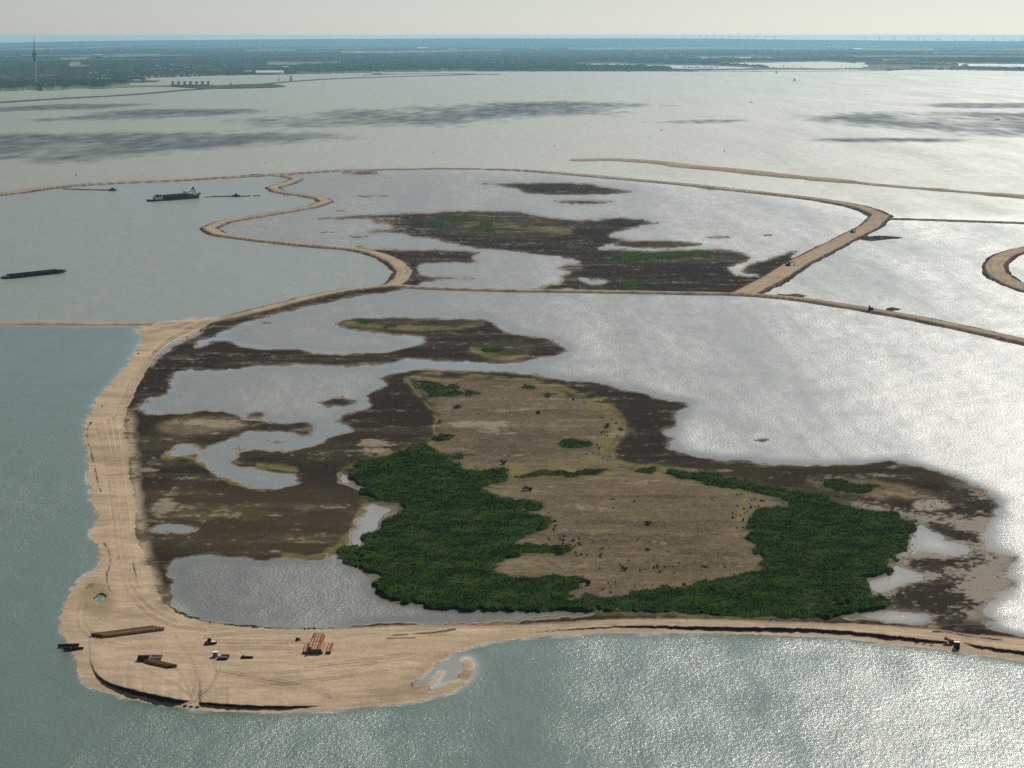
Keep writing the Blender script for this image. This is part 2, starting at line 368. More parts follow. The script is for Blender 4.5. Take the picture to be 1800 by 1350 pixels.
# dikes: (centre line px, half width of sand m, half width of dark foot m, height m)
DIKES = [
    ([(-110,349),(0,341),(100,328),(200,321),(300,317),(400,311),(467,307),(520,304),(600,299),(700,297),(800,296),(900,298),(1000,305),(1100,314),(1200,323),(1300,334),(1400,345),(1470,355),(1520,366),(1548,379)], 6.5, 13.0, 1.3),
    ([(480,307),(505,309),(523,314),(505,322),(478,329),(490,336),(530,342),(565,348),(573,354),(550,362),(500,371),(440,381),(390,390),(366,401),(385,411),(440,419),(500,426),(560,432),(620,437),(660,445),(695,460),(712,477),(705,491),(690,501)], 5.6, 9.5, 1.4),
    ([(330,574),(400,558),(440,549),(500,534),(560,519),(620,508),(690,502),(760,505),(850,508),(950,510),(1100,512),(1200,514),(1300,516),(1400,524),(1500,539),(1600,556),(1700,577),(1800,599),(1910,624)], 4.8, 9.5, 1.2),
    ([(1548,379),(1530,397),(1490,417),(1440,443),(1400,463),(1360,488),(1310,514)], 8.5, 12.0, 1.5),
    ([(1550,383),(1650,386),(1800,391),(1910,394)], 3.0, 10.5, 1.2),
    ([(-110,566),(0,567),(100,568),(200,568),(265,567),(330,566)], 6.0, 6.0, 1.0),
    ([(1027,280),(1060,279),(1100,280),(1150,284),(1200,290),(1300,299),(1400,310),(1500,319),(1600,328),(1700,336),(1800,345),(1910,353)], 24.0, 24.5, 2.2),
    ([(1850,428),(1790,440),(1760,452),(1747,466),(1752,480),(1777,496),(1812,509),(1850,516)], 7.0, 10.5, 1.3),
]
# low scarps cut by the waves in the sand, their shade painted as dark lines (px)
SCARP_LINES = [
    ([(160,742),(153,755),(154,775),(160,795),(166,820),(172,848),(178,865)], 1.6),
    ([(183,955),(190,965),(194,985),(190,1005)], 1.8),
    ([(690,1117),(760,1112),(800,1106)], 1.6), ([(680,1122),(730,1121)], 1.5),
    ([(1640,1110),(1670,1112),(1700,1118),(1760,1125)], 1.6),
    ([(232,985),(236,1000),(240,1015)], 1.4), ([(187,1003),(190,1030),(205,1050)], 1.3),
]
TRACKS = [
    [(310,1120),(330,1150),(345,1185),(340,1215),(335,1235)],[(305,1170),(325,1195),(332,1220),(335,1235)],[(395,1150),(385,1180),(370,1205),(350,1222),(340,1235)],
    [(376,1155),(378,1190),(365,1215),(342,1233)],[(230,1160),(270,1185),(310,1205),(335,1225)],[(380,1178),(450,1190),(520,1203),(580,1225)],[(380,1182),(450,1194),(520,1208)],
    [(140,1060),(135,1090),(150,1115),(200,1130)],[(152,1060),(147,1092),(165,1112),(230,1128)],
    [(360,1120),(430,1112),(520,1112),(640,1112),(760,1104),(900,1101),(1100,1096),(1400,1098),(1600,1110),(1800,1132)],
    [(400,1140),(460,1141),(510,1140)],[(400,1133),(460,1134),(505,1133)],[(380,1127),(450,1128),(520,1128)],
    [(560,1170),(640,1160),(720,1150)],[(420,1187),(500,1182),(580,1172),(660,1165)],[(430,1210),(520,1200),(600,1190),(680,1180)],
    [(170,745),(182,790),(190,830),(195,870),(200,905),(205,950),(212,1000),(225,1040),(255,1075),(300,1098),(360,1108)],
    [(178,745),(190,790),(198,830),(203,870),(208,905),(213,950),(221,1000),(234,1035),(264,1068),(310,1092)],
    [(190,740),(199,790),(206,830),(211,870),(216,905),(221,950),(229,1000),(243,1030)],
    [(200,735),(207,780),(213,830),(218,870),(223,905),(228,950),(237,995)],
    [(260,625),(240,655),(222,690),(205,730)],[(272,618),(250,650),(232,685),(213,728)],[(400,560),(340,578),(290,602),(262,630)],[(410,556),(350,572),(300,596),(270,622)],
    [(250,590),(280,580),(340,570)],
]

# ================================================================== RASTER OF THE OUTLINES
RX0, RX1, RY0, RY1 = -110, 1910, 250, 1372
RW, RH = RX1 - RX0, RY1 - RY0

def fill(polys):
    m = np.zeros((RH, RW), bool)
    xs = np.arange(RW) + RX0 + 0.5
    for P in polys:
        acc = np.zeros((RH, RW), bool)
        n = len(P)
        for i in range(n):
            (xa, ya), (xb, yb) = P[i], P[(i + 1) % n]
            if ya == yb: continue
            if ya > yb: xa, ya, xb, yb = xb, yb, xa, ya
            r0 = max(0, int(math.ceil(ya - RY0 - 0.5))); r1 = min(RH, int(math.ceil(yb - RY0 - 0.5)))
            if r1 <= r0: continue
            yy = np.arange(r0, r1) + RY0 + 0.5
            xc = xa + (yy - ya) * (xb - xa) / (yb - ya)
            ci = np.clip(np.ceil(xc - RX0 - 0.5).astype(int), 0, RW)
            for k, c in enumerate(ci):
                acc[r0 + k, c:] ^= True
        m |= acc
    return m.astype(np.float32)

def blur1(a, r, axis):
    if r < 1: return a
    pad = [(0, 0), (0, 0)]; pad[axis] = (r + 1, r)
    c = np.cumsum(np.pad(a, pad, mode='edge'), axis=axis, dtype=np.float64)
    n = a.shape[axis]
    if axis == 0: return ((c[2 * r + 1:2 * r + 1 + n] - c[:n]) / (2 * r + 1)).astype(np.float32)
    return ((c[:, 2 * r + 1:2 * r + 1 + n] - c[:, :n]) / (2 * r + 1)).astype(np.float32)

def blur(a, rx, ry, n=2):
    for _ in range(n):
        a = blur1(blur1(a, rx, 1), ry, 0)
    return a

def seg_dist(GX, GY, pts, reach=1e9):
    """distance of grid points to a polyline, same units as the points"""
    d = np.full(GX.shape, 1e6, np.float32)
    for (xa, ya), (xb, yb) in zip(pts[:-1], pts[1:]):
        lo, hi = min(xa, xb) - reach, max(xa, xb) + reach
        bl, bh = min(ya, yb) - reach, max(ya, yb) + reach
        rows = np.where((GY.max(1) >= bl) & (GY.min(1) <= bh))[0]
        if len(rows) == 0: continue
        s = slice(rows[0], rows[-1] + 1)
        gx, gy = GX[s], GY[s]
        vx, vy = xb - xa, yb - ya
        t = np.clip(((gx - xa) * vx + (gy - ya) * vy) / (vx * vx + vy * vy + 1e-9), 0, 1)
        dd = np.hypot(gx - xa - t * vx, gy - ya - t * vy)
        d[s] = np.minimum(d[s], dd)
    return d

def dense(pts, step=12):
    """Catmull-Rom smoothed polyline"""
    P = [np.array(p, float) for p in pts]
    P = [2 * P[0] - P[1]] + P + [2 * P[-1] - P[-2]]
    out = []
    for i in range(1, len(P) - 2):
        n = max(1, int(np.hypot(*(P[i + 1] - P[i])) / step))
        for k in range(n):
            t = k / n
            a, b, c, d = P[i - 1], P[i], P[i + 1], P[i + 2]
            q = 0.5 * ((2 * b) + (-a + c) * t + (2 * a - 5 * b + 4 * c - d) * t * t + (-a + 3 * b - 3 * c + d) * t ** 3)
            out.append(tuple(q))
    out.append(tuple(P[-2]))
    return out

PX, PY = np.meshgrid(np.arange(RW) + RX0 + 0.5, np.arange(RH) + RY0 + 0.5)
WX, WY = ground(PX, PY)
WX = WX.astype(np.float32); WY = WY.astype(np.float32)
SC = ((PY - HOR) / 1000.0).astype(np.float32)            # how large things show at this row

n_a = fbm(WX / 22, WY / 22, 5, 11); n_b = fbm(WX / 22, WY / 22, 5, 23)
n_c = fbm(WX / 5, WY / 5, 3, 31); n_d = fbm(WX / 5, WY / 5, 3, 37)
n_e = fbm(WX / 1.7, WY / 2.2, 2, 41); n_f = fbm(WX / 1.7, WY / 2.2, 2, 43)
_ii, _jj = np.mgrid[0:RH, 0:RW]
def warp(a, k=1.0):
    dx = (n_a * 15 + n_c * 15 + n_e * 9) * k * (0.25 + SC); dy = (n_b * 6 + n_d * 5 + n_f * 3) * k * (0.2 + SC)
    i = np.clip((_ii + np.rint(dy)).astype(np.int32), 0, RH - 1); j = np.clip((_jj + np.rint(dx)).astype(np.int32), 0, RW - 1)
    return a[i, j]

R = {}
SAND_POOLS = [[(163,1053),(170,1047),(180,1043),(184,1047),(183,1056),(174,1060),(165,1058)], [(149,1034),(155,1028),(166,1025),(160,1033),(150,1038)]]
R['sand'] = warp(fill([dense(SAND + SAND[:1], 6)]) * (1 - fill(SAND_POOLS)), 0.25)
la = fill([LAND_A]); la = la * (1 - fill([dense(w + w[:1], 8) for w in WATERS_A]))
land_a = warp(la, 0.8)
isl = warp(fill(ISLETS), 0.7)
lb = fill([dense(LAND_B + LAND_B[:1], 8)]) * (1 - fill(WATERS_B))
land_b = np.maximum(warp(lb, 1.0), np.maximum(warp(fill([dense(LAND_C + LAND_C[:1], 8)]), 0.8), warp(fill([dense(p + p[:1], 8) for p in SMALL_B]), 0.4)))
rut = np.zeros((RH, RW), np.float32); dsand = np.zeros((RH, RW), np.float32); dfoot = np.zeros((RH, RW), np.float32); dheight = np.zeros((RH, RW), np.float32)
for pts, ws, wf, hh in DIKES:
    P = dense(pts, 14)
    gx, gy = ground([p[0] for p in P], [p[1] + 0.6 * hh / mpp(p[1]) for p in P])
    d = seg_dist(WX, WY, list(zip(gx, gy)), 60) + n_c * 0.9 + n_a * 1.0
    if ws > 20:
        d = d + 15 * smooth(-0.2, 0.6, fbm(WX / 90, WY / 90, 3, 5))
    dsand = np.maximum(dsand, smooth(ws + 0.8, ws - 0.8, d))
    dfoot = np.maximum(dfoot, smooth(wf + 0.8, wf - 0.8, d + n_b * 2.5))
    rut = np.maximum(rut, smooth(0.9, 0.2, np.abs(d - ws * 0.5)) * smooth(-0.3, 0.2, n_b + n_c)) if ws < 20 else rut
    dheight = np.maximum(dheight, hh * smooth(wf + 1.5, ws * 0.55, d))
sand = np.maximum(R['sand'], dsand)
land = np.maximum.reduce([sand, land_a, isl, land_b, dfoot])
ring1 = fill([[(262,640),(300,608),(410,556),(500,534),(620,508),(690,502),(760,505),(1300,516),(1500,539),(1700,577),(1910,624),(1910,1140),(1800,1125),(1500,1100),(600,1104),(360,1095),(270,1020),(225,800),(222,735)]])
ring2 = fill([[(480,307),(600,299),(800,296),(1000,305),(1300,334),(1548,379),(1440,443),(1310,514),(950,510),(690,502),(712,477),(660,445),(440,419),(366,401),(573,354),(478,329)]])
ringL = fill([[(-110,349),(0,341),(200,321),(480,307),(573,354),(366,401),(660,445),(712,477),(690,502),(400,558),(300,565),(-110,566)]])
ringR = fill([[(1548,379),(1910,394),(1910,624),(1700,577),(1500,539),(1310,514)]])
lagoon = np.maximum(ring1, ring2)

def shrubmask():
    g = fill(GREENS)
    return warp(g, 1.3) * (1 - warp(fill(THIN), 1.6))
green = shrubmask() * np.where(PY < 1100, 1, 0)

# heights (metres), soft so that banks slope
def soft(a, k=1.0):
    near = blur(a, int(7 * k), int(5 * k)); far = blur(a, 2, 1)
    t = np.clip((PY - 420) / 500, 0, 1).astype(np.float32)
    return far * (1 - t) + near * t
L = soft(land, 0.8)
soil = warp(fill([dense(s + s[:1], 8) for s in SOIL]), 1.1)
S_sand = soft(R['sand'], 1.4); S_soil = soft(soil, 2.0)
beach = blur(R['sand'], 24, 17)
height = (L - 0.5) * (0.45 - 0.22 * blur(R['sand'], 6, 6)) + 0.42 * smooth(0.5, 1.0, beach) * R['sand'] + 0.4 * soft(soil, 3.0)
shoal = blur(fill(SHOAL), 8, 4)
height = np.where(land > 0.5, np.maximum(height, 0.03), height)
height += np.clip(L - 0.5, 0, 0.5) * (0.10 * n_c + 0.12 * n_a)
# banks cut by the waves: between the two rows of a column the ground drops to the beach
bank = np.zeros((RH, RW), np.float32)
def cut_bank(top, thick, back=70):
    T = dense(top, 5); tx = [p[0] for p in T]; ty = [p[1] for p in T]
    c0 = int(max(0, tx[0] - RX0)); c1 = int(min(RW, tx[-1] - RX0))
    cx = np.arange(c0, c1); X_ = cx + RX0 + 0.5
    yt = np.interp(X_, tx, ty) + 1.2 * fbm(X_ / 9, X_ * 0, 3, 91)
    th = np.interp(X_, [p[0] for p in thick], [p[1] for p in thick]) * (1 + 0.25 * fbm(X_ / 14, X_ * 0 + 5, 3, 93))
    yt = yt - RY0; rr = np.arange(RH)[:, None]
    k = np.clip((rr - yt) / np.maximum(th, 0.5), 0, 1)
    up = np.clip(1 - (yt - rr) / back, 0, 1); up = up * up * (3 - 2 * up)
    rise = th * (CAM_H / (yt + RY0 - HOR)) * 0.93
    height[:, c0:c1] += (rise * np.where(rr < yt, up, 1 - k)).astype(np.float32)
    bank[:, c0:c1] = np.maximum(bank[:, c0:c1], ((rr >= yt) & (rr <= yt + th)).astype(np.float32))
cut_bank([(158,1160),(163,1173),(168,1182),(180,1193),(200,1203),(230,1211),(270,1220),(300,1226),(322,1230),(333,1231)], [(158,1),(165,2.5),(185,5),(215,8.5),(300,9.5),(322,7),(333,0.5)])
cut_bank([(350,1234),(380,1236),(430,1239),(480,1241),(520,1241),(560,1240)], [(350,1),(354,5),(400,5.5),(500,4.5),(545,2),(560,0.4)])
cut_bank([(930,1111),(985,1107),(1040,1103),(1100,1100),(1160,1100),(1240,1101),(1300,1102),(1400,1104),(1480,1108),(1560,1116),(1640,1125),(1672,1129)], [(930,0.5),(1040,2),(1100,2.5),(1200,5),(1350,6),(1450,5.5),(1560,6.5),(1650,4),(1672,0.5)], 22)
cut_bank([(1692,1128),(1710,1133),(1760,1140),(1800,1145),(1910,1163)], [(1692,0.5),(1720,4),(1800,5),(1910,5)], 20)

# ------------------------------------------------------------------ colours of the ground (albedo, with bank shade and wet glare painted in)
def col(*c): return np.array(c, np.float32)
def over(base, c, m):
    return base * (1 - m[..., None]) + c * m[..., None]
streak = fbm(WX / 60 + n_a * 0.4, WY / 22, 4, 51); streak2 = fbm(WX / 26, WY / 9, 4, 57)
flow = fbm(PX / 60 + n_a * 0.8, PY / 5, 4, 77)
fine = fbm(WX / 1.6, WY / 1.6, 3, 61); mid = fbm(WX / 9, WY / 9, 4, 67)
A = np.zeros((RH, RW, 3), np.float32) + col(0.16, 0.145, 0.11)
mud = over(np.zeros_like(A) + col(0.031, 0.0225, 0.0145), col(0.062, 0.046, 0.030), smooth(-0.15, 0.75, streak + 0.5 * streak2 + 0.35 * fine))
mud = over(mud, col(0.062, 0.054, 0.02), 0.35 * smooth(0.15, 0.6, fbm(WX / 70, WY / 50, 3, 71)))
mud = over(mud, col(0.20, 0.155, 0.105), 0.7 * smooth(0.58, 0.85, streak2 + 0.35 * streak + 0.3 * n_c + 0.3 * n_e))
A = over(A, mud, land)
rid = np.abs(fbm(WX / 34 + 0.5 * n_b, WY / 20, 4, 81)); rid2 = np.abs(fbm(WX / 13 + 0.4 * n_a, WY / 8, 3, 85))
A = over(A, col(0.20, 0.165, 0.125), 0.3 * smooth(0.035, 0.0, rid) * smooth(-0.1, 0.3, streak2) * land)
A = over(A, col(0.018, 0.014, 0.011), 0.6 * smooth(0.05, 0.0, rid2) * land)
A = over(A, col(0.014, 0.011, 0.009), 0.5 * smooth(0.1, 0.5, mid + 0.4 * fine) * land)
# brown band in the south west of the ring, olive ground
oliv = blur(fill([[(250,860),(340,850),(440,865),(560,850),(640,870),(630,930),(560,975),(380,975),(300,960),(260,900)]]), 14, 8)
A = over(A, over(np.zeros_like(A) + col(0.060, 0.043, 0.025), col(0.082, 0.066, 0.030), smooth(-0.1, 0.5, streak2 + 0.4 * mid)), oliv * 0.75 * land)
soilc = over(np.zeros_like(A) + col(0.116, 0.088, 0.051), col(0.070, 0.051, 0.032), smooth(0.0, 0.5, streak + 0.35 * streak2 + 0.25 * mid))
soilc = over(soilc, col(0.22, 0.168, 0.102), 0.6 * smooth(0.25, 0.6, streak2 + 0.4 * fine))
marg = np.clip(blur(green, 34, 16) * 2.6, 0, 1) + 0.4 * np.clip(1 - blur(soil, 26, 12), 0, 1)
soilc = over(soilc, col(0.20, 0.158, 0.100), 0.75 * np.clip(marg, 0, 1) * smooth(-0.35, 0.35, mid + 0.7 * streak2 + 0.5 * fine))
soilc = over(soilc, col(0.058, 0.040, 0.027), 0.7 * smooth(0.12, 0.5, fbm(WX / 45 + n_b, WY / 16, 5, 73) + 0.3 * mid) * (1 - np.clip(marg, 0, 1)))
dry = np.abs(fbm(WX / 20 + n_a, WY / 9, 4, 75))
soilc = over(soilc, col(0.21, 0.165, 0.108), 0.5 * smooth(0.06, 0.0, dry))
soilc = soilc * (1 + 0.35 * fine[..., None])
soil_s = soft(soil, 0.6)
marsh_s = soft(warp(fill([dense(SOIL[i] + SOIL[i][:1], 8) for i in (1, 2, 4, 5, 7)]), 1.1), 0.6)
marshc = over(np.zeros_like(A) + col(0.052, 0.042, 0.026), col(0.074, 0.062, 0.036), smooth(-0.1, 0.45, mid + 0.5 * streak2))
marshc = over(marshc, col(0.20, 0.165, 0.12), 0.7 * smooth(0.35, 0.65, streak2 + 0.3 * n_c))
A = over(A, soilc, soil_s * (1 - marsh_s) * land)
A = over(A, marshc, marsh_s * 0.9 * land)
A = over(A, col(0.34, 0.275, 0.195), smooth(0.42, 1.1, blur(fill(PALE), 12, 6) + 0.7 * streak2 + 0.6 * n_c + 0.6 * mid + 0.5 * n_e) * 0.7 * land)
yel = np.zeros((RH, RW), np.float32)
for pts, hw in YELLOW:
    d = seg_dist(PX, PY * 1.0, dense(pts, 10), hw * 4 + 10)
    yel = np.maximum(yel, smooth(1.15, 0.25, d / (hw * (1 + 0.6 * n_a)) + 0.45 * n_c))
yel = yel * smooth(-0.55, 0.10, mid + 0.6 * streak + 0.5 * n_c)
A = over(A, over(np.zeros_like(A) + col(0.20, 0.165, 0.055), col(0.115, 0.115, 0.032), smooth(-0.2, 0.4, fine + 0.5 * mid)), yel * 0.85 * land)
A = over(A, col(0.33, 0.25, 0.155), yel * 0.4 * smooth(0.1, 0.4, streak2) * land)
# silt flats in the south east: pale, with dark crumbs
flats = blur(fill([[(1560,985),(1600,925),(1660,905),(1757,880),(1790,985),(1790,1045),(1720,1075),(1770,1095),(1600,1085),(1540,1060)], [(1470,885),(1560,872),(1680,905),(1660,940),(1600,915)], [(1660,840),(1757,875),(1757,900),(1700,905),(1690,860)]]), 12, 6)
DARK_FLATS = [[(1560,1050),(1600,1030),(1660,1015),(1695,1003),(1678,1030),(1725,1066),(1690,1078),(1620,1075),(1570,1072)],
    [(1590,985),(1640,982),(1700,975),(1765,981),(1690,994),(1660,1002),(1610,1005)], [(1610,912),(1690,930),(1745,945),(1700,954),(1650,946)],
    [(1480,875),(1560,858),(1640,845),(1720,868),(1757,884),(1757,907),(1700,910),(1650,904),(1560,893)], [(1600,1080),(1660,1082),(1740,1092),(1690,1098),(1620,1092)]]
crumb = smooth(0.30, 0.72, blur(fill(DARK_FLATS), 15, 7) * 1.05 + 0.55 * fine + 0.45 * n_e + 0.35 * mid + 0.35 * n_c)
flatc = over(np.zeros_like(A) + col(0.235, 0.20, 0.155), col(0.036, 0.027, 0.019), crumb)
A = over(A, flatc, flats * land)
patch = smooth(0.35, 0.85, blur(fill(PALE[:1]), 7, 4) + 0.5 * n_c + 0.35 * n_e + 0.2 * n_a)
A = over(A, col(0.31, 0.265, 0.20), 0.9 * patch * land)
# drying margin: the mud greys and feathers out towards the water
wide = np.clip(1 - (blur(land, 11, 5) - 0.45) / 0.5, 0, 1) * land * lagoon
A = over(A, col(0.135, 0.112, 0.085), 0.75 * smooth(0.15, 0.85, wide + 0.55 * mid + 0.45 * fine + 0.4 * streak2))
# ragged pale rim at the lagoon water line: glare of wet silt painted in
rim = smooth(0.62, 0.80, blur(land, 3, 2) ) 
edge = np.clip(1 - np.abs(blur(land, 3, 2) - 0.64) / 0.26, 0, 1) * land
below = np.roll(land, -4, 0) - np.roll(land, 4, 0)          # the painted glare is stronger on the near shore of a pool
rimw = edge * smooth(-0.45, 0.25, mid * 0.7 + streak * 0.8 + 0.75 * np.clip(blur(below, 2, 2), -0.4, 1))
A = over(A, col(0.42, 0.35, 0.265), np.clip(rimw, 0, 1) * 0.8 * lagoon * (1 - 0.85 * np.clip(flats * 1.5, 0, 1)))
# green ground under and around the shrubs
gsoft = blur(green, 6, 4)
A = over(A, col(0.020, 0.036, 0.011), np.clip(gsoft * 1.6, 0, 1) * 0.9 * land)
halo = np.clip(blur(green, 22, 10) * 2, 0, 1) * (1 - green)
A = over(A, col(0.085, 0.10, 0.03), halo * smooth(0.05, 0.35, fine + 0.5 * mid) * 0.8 * land)
# dikes: dark foot, sand top
A = over(A, over(np.zeros_like(A) + col(0.05, 0.038, 0.028), col(0.16, 0.12, 0.085), smooth(0.1, 0.5, n_c + 0.4 * fine)), dfoot * (1 - dsand) * (1 - R['sand']))
sandc = over(np.zeros_like(A) + col(0.43, 0.328, 0.222), col(0.355, 0.268, 0.18), smooth(-0.1, 0.5, streak + 0.5 * mid))
sandc = over(sandc, col(0.48, 0.37, 0.245), 0.6 * smooth(0.1, 0.5, streak2))
sandc = sandc * (1 + 0.07 * fine[..., None])
A = over(A, sandc * 0.92, dsand)
A = A * (1 - 0.35 * (rut * dsand * (1 - R['sand']))[..., None])
# south beach: wet sand by the water, dark inner bank
A = over(A, sandc, R['sand'])
wetb = np.clip(1 - (soft(R['sand'], 1.2) - 0.45) / 0.42, 0, 1) * R['sand'] * (1 - blur(lagoon, 5, 3))
A = over(A, col(0.34, 0.25, 0.155), 0.45 * wetb * smooth(-0.4, 0.3, n_c + mid))
hook = blur(fill([[(690,1205),(730,1180),(765,1155),(800,1140),(840,1135),(842,1190),(790,1222),(700,1232),(640,1236)]]), 14, 8)
A = over(A, col(0.24, 0.18, 0.10), 0.6 * hook * smooth(-0.3, 0.3, flow + mid) * R['sand'])
A = over(A, col(0.50, 0.42, 0.30), 0.7 * np.clip(1 - np.abs(blur(R['sand'], 3, 3) - 0.62) / 0.25, 0, 1) * R['sand'] * (1 - blur(lagoon, 5, 3)) * smooth(-0.3, 0.2, n_c + n_a))
inner = np.clip(blur(lagoon * (1 - R['sand']), 10, 4) * 2.4 - 0.15, 0, 1) * R['sand']
inner_s = inner * np.where(PX > 560, 1, 0.4)
A = over(A, over(np.zeros_like(A) + col(0.17, 0.125, 0.085), col(0.09, 0.068, 0.05), smooth(0, 0.4, streak2 + fine * 0.5)), np.clip(inner_s * 1.1, 0, 1) * 0.85)
# pale mottled strip between the west beach and the mud
strip_n = smooth(-0.15, 0.45, 0.8 * n_a + 0.7 * mid + 0.5 * n_e)
strip = np.clip(1 - np.abs(seg_dist(PX, PY, dense([(228,735),(232,800),(240,860),(246,920),(256,975),(272,1020),(290,1060)], 10), 60)) / (17 + 9 * n_a), 0, 1)
A = over(A, over(np.zeros_like(A) + col(0.43, 0.34, 0.23), col(0.13, 0.10, 0.065), strip_n), strip * 0.8)
# damp hollow with algae on the west beach
hol = blur(fill([[(140,1040),(160,1020),(185,1025),(203,1060),(190,1080),(160,1085),(143,1070)]]), 6, 4)
A = over(A, col(0.24, 0.19, 0.10), hol * 0.7)
# tracks of machines in the sand
trk = np.zeros((RH, RW), np.float32)
for t in TRACKS:
    d = seg_dist(PX, PY, dense(t, 10), 14)
    trk += smooth(2.0, 0.4, np.abs(d - 2.2)) * 0.8 - smooth(1.6, 0.2, np.abs(d - 4.4)) * 0.5
trk *= (0.55 + 0.6 * mid) * np.maximum(R['sand'], dsand)
comb = np.zeros((RH, RW), np.float32)
road = dense([(395,562),(335,580),(290,604),(262,632),(235,675),(215,715),(206,760),(203,830),(207,900),(216,960),(228,1010),(255,1060),(310,1092),(400,1106)], 10)
dr = seg_dist(PX, PY, road, 60)
comb = smooth(30, 16, dr) * np.sin(dr * 1.55 + 2.5 * n_a) * (0.5 + 0.6 * n_b)
A = A * (1 - 0.46 * np.clip(trk, -1, 1)[..., None] - 0.12 * (comb * R['sand'])[..., None])
flow2 = fbm(PX / 30 + 1.5 * n_a, PY / 2.2, 3, 79)
A = A * (1 + 0.20 * (flow * R['sand'])[..., None] + 0.16 * (flow2 * R['sand'])[..., None])
height += -0.06 * np.clip(trk, -1, 1) - 0.03 * comb * R['sand']
scp = np.zeros((RH, RW), np.float32)
for pts, hw in SCARP_LINES:
    d = seg_dist(PX, PY, dense(pts, 8), 12)
    scp = np.maximum(scp, smooth(1.1, 0.5, (d + 1.5 * n_c) / (hw * (0.75 + 0.6 * n_a))))
A = over(A, col(0.035, 0.026, 0.02), np.maximum(scp * 0.93 * np.maximum(R['sand'], dsand), bank))  # bank faces and scarp lines: their shade painted near-black into the ground colour
A = np.clip(A, 0.012, 0.62)
rough_g = 0.92 - 0.2 * edge * lagoon - 0.12 * flats * (1 - crumb) - 0.3 * wetb
crack = soil_s * (1 - np.clip(gsoft * 2, 0, 1)) * np.where(PY > 640, 1.0, 0.0)

# ------------------------------------------------------------------ ground sheet mesh
xs = np.arange(-104, 1905, 1.5)
ys = np.concatenate([np.arange(262, 640, 1.0), np.arange(640, 1366, 1.5)])
GX, GY = np.meshgrid(xs, ys)
def samp(a):
    x = GX - RX0 - 0.5; y = GY - RY0 - 0.5
    x0 = np.clip(x.astype(int), 0, RW - 2); y0 = np.clip(y.astype(int), 0, RH - 2)
    fx = (x - x0).astype(np.float32); fy = (y - y0).astype(np.float32)
    if a.ndim == 3: fx = fx[..., None]; fy = fy[..., None]
    return (a[y0, x0] * (1 - fx) + a[y0, x0 + 1] * fx) * (1 - fy) + (a[y0 + 1, x0] * (1 - fx) + a[y0 + 1, x0 + 1] * fx) * fy
hg = samp(height)
h_dike = samp(dheight * np.clip((L - 0.35) * 2, 0, 1))   # dikes stand on the sheet
def grid_mesh(name, hg, keep_v, attrs, sh=True):
    X, Y = ground(GX, GY, hg)
    ny, nx = hg.shape
    idx = np.arange(ny * nx).reshape(ny, nx)
    kq = keep_v[:-1, :-1] | keep_v[1:, :-1] | keep_v[:-1, 1:] | keep_v[1:, 1:]
    q = np.stack([idx[1:, :-1][kq], idx[1:, 1:][kq], idx[:-1, 1:][kq], idx[:-1, :-1][kq]], 1)
    used = np.unique(q); remap = np.full(ny * nx, -1, np.int64); remap[used] = np.arange(len(used))
    V = np.stack([X.ravel()[used], Y.ravel()[used], (hg + h_dike).ravel()[used]], 1)
    me = np_mesh(name, V, remap[q], sh)
    for k, v in attrs.items():
        if v.ndim == 3: color_attr(me, k, v.reshape(-1, 3)[used])
        else: float_attr(me, k, v.ravel()[used])
    return me

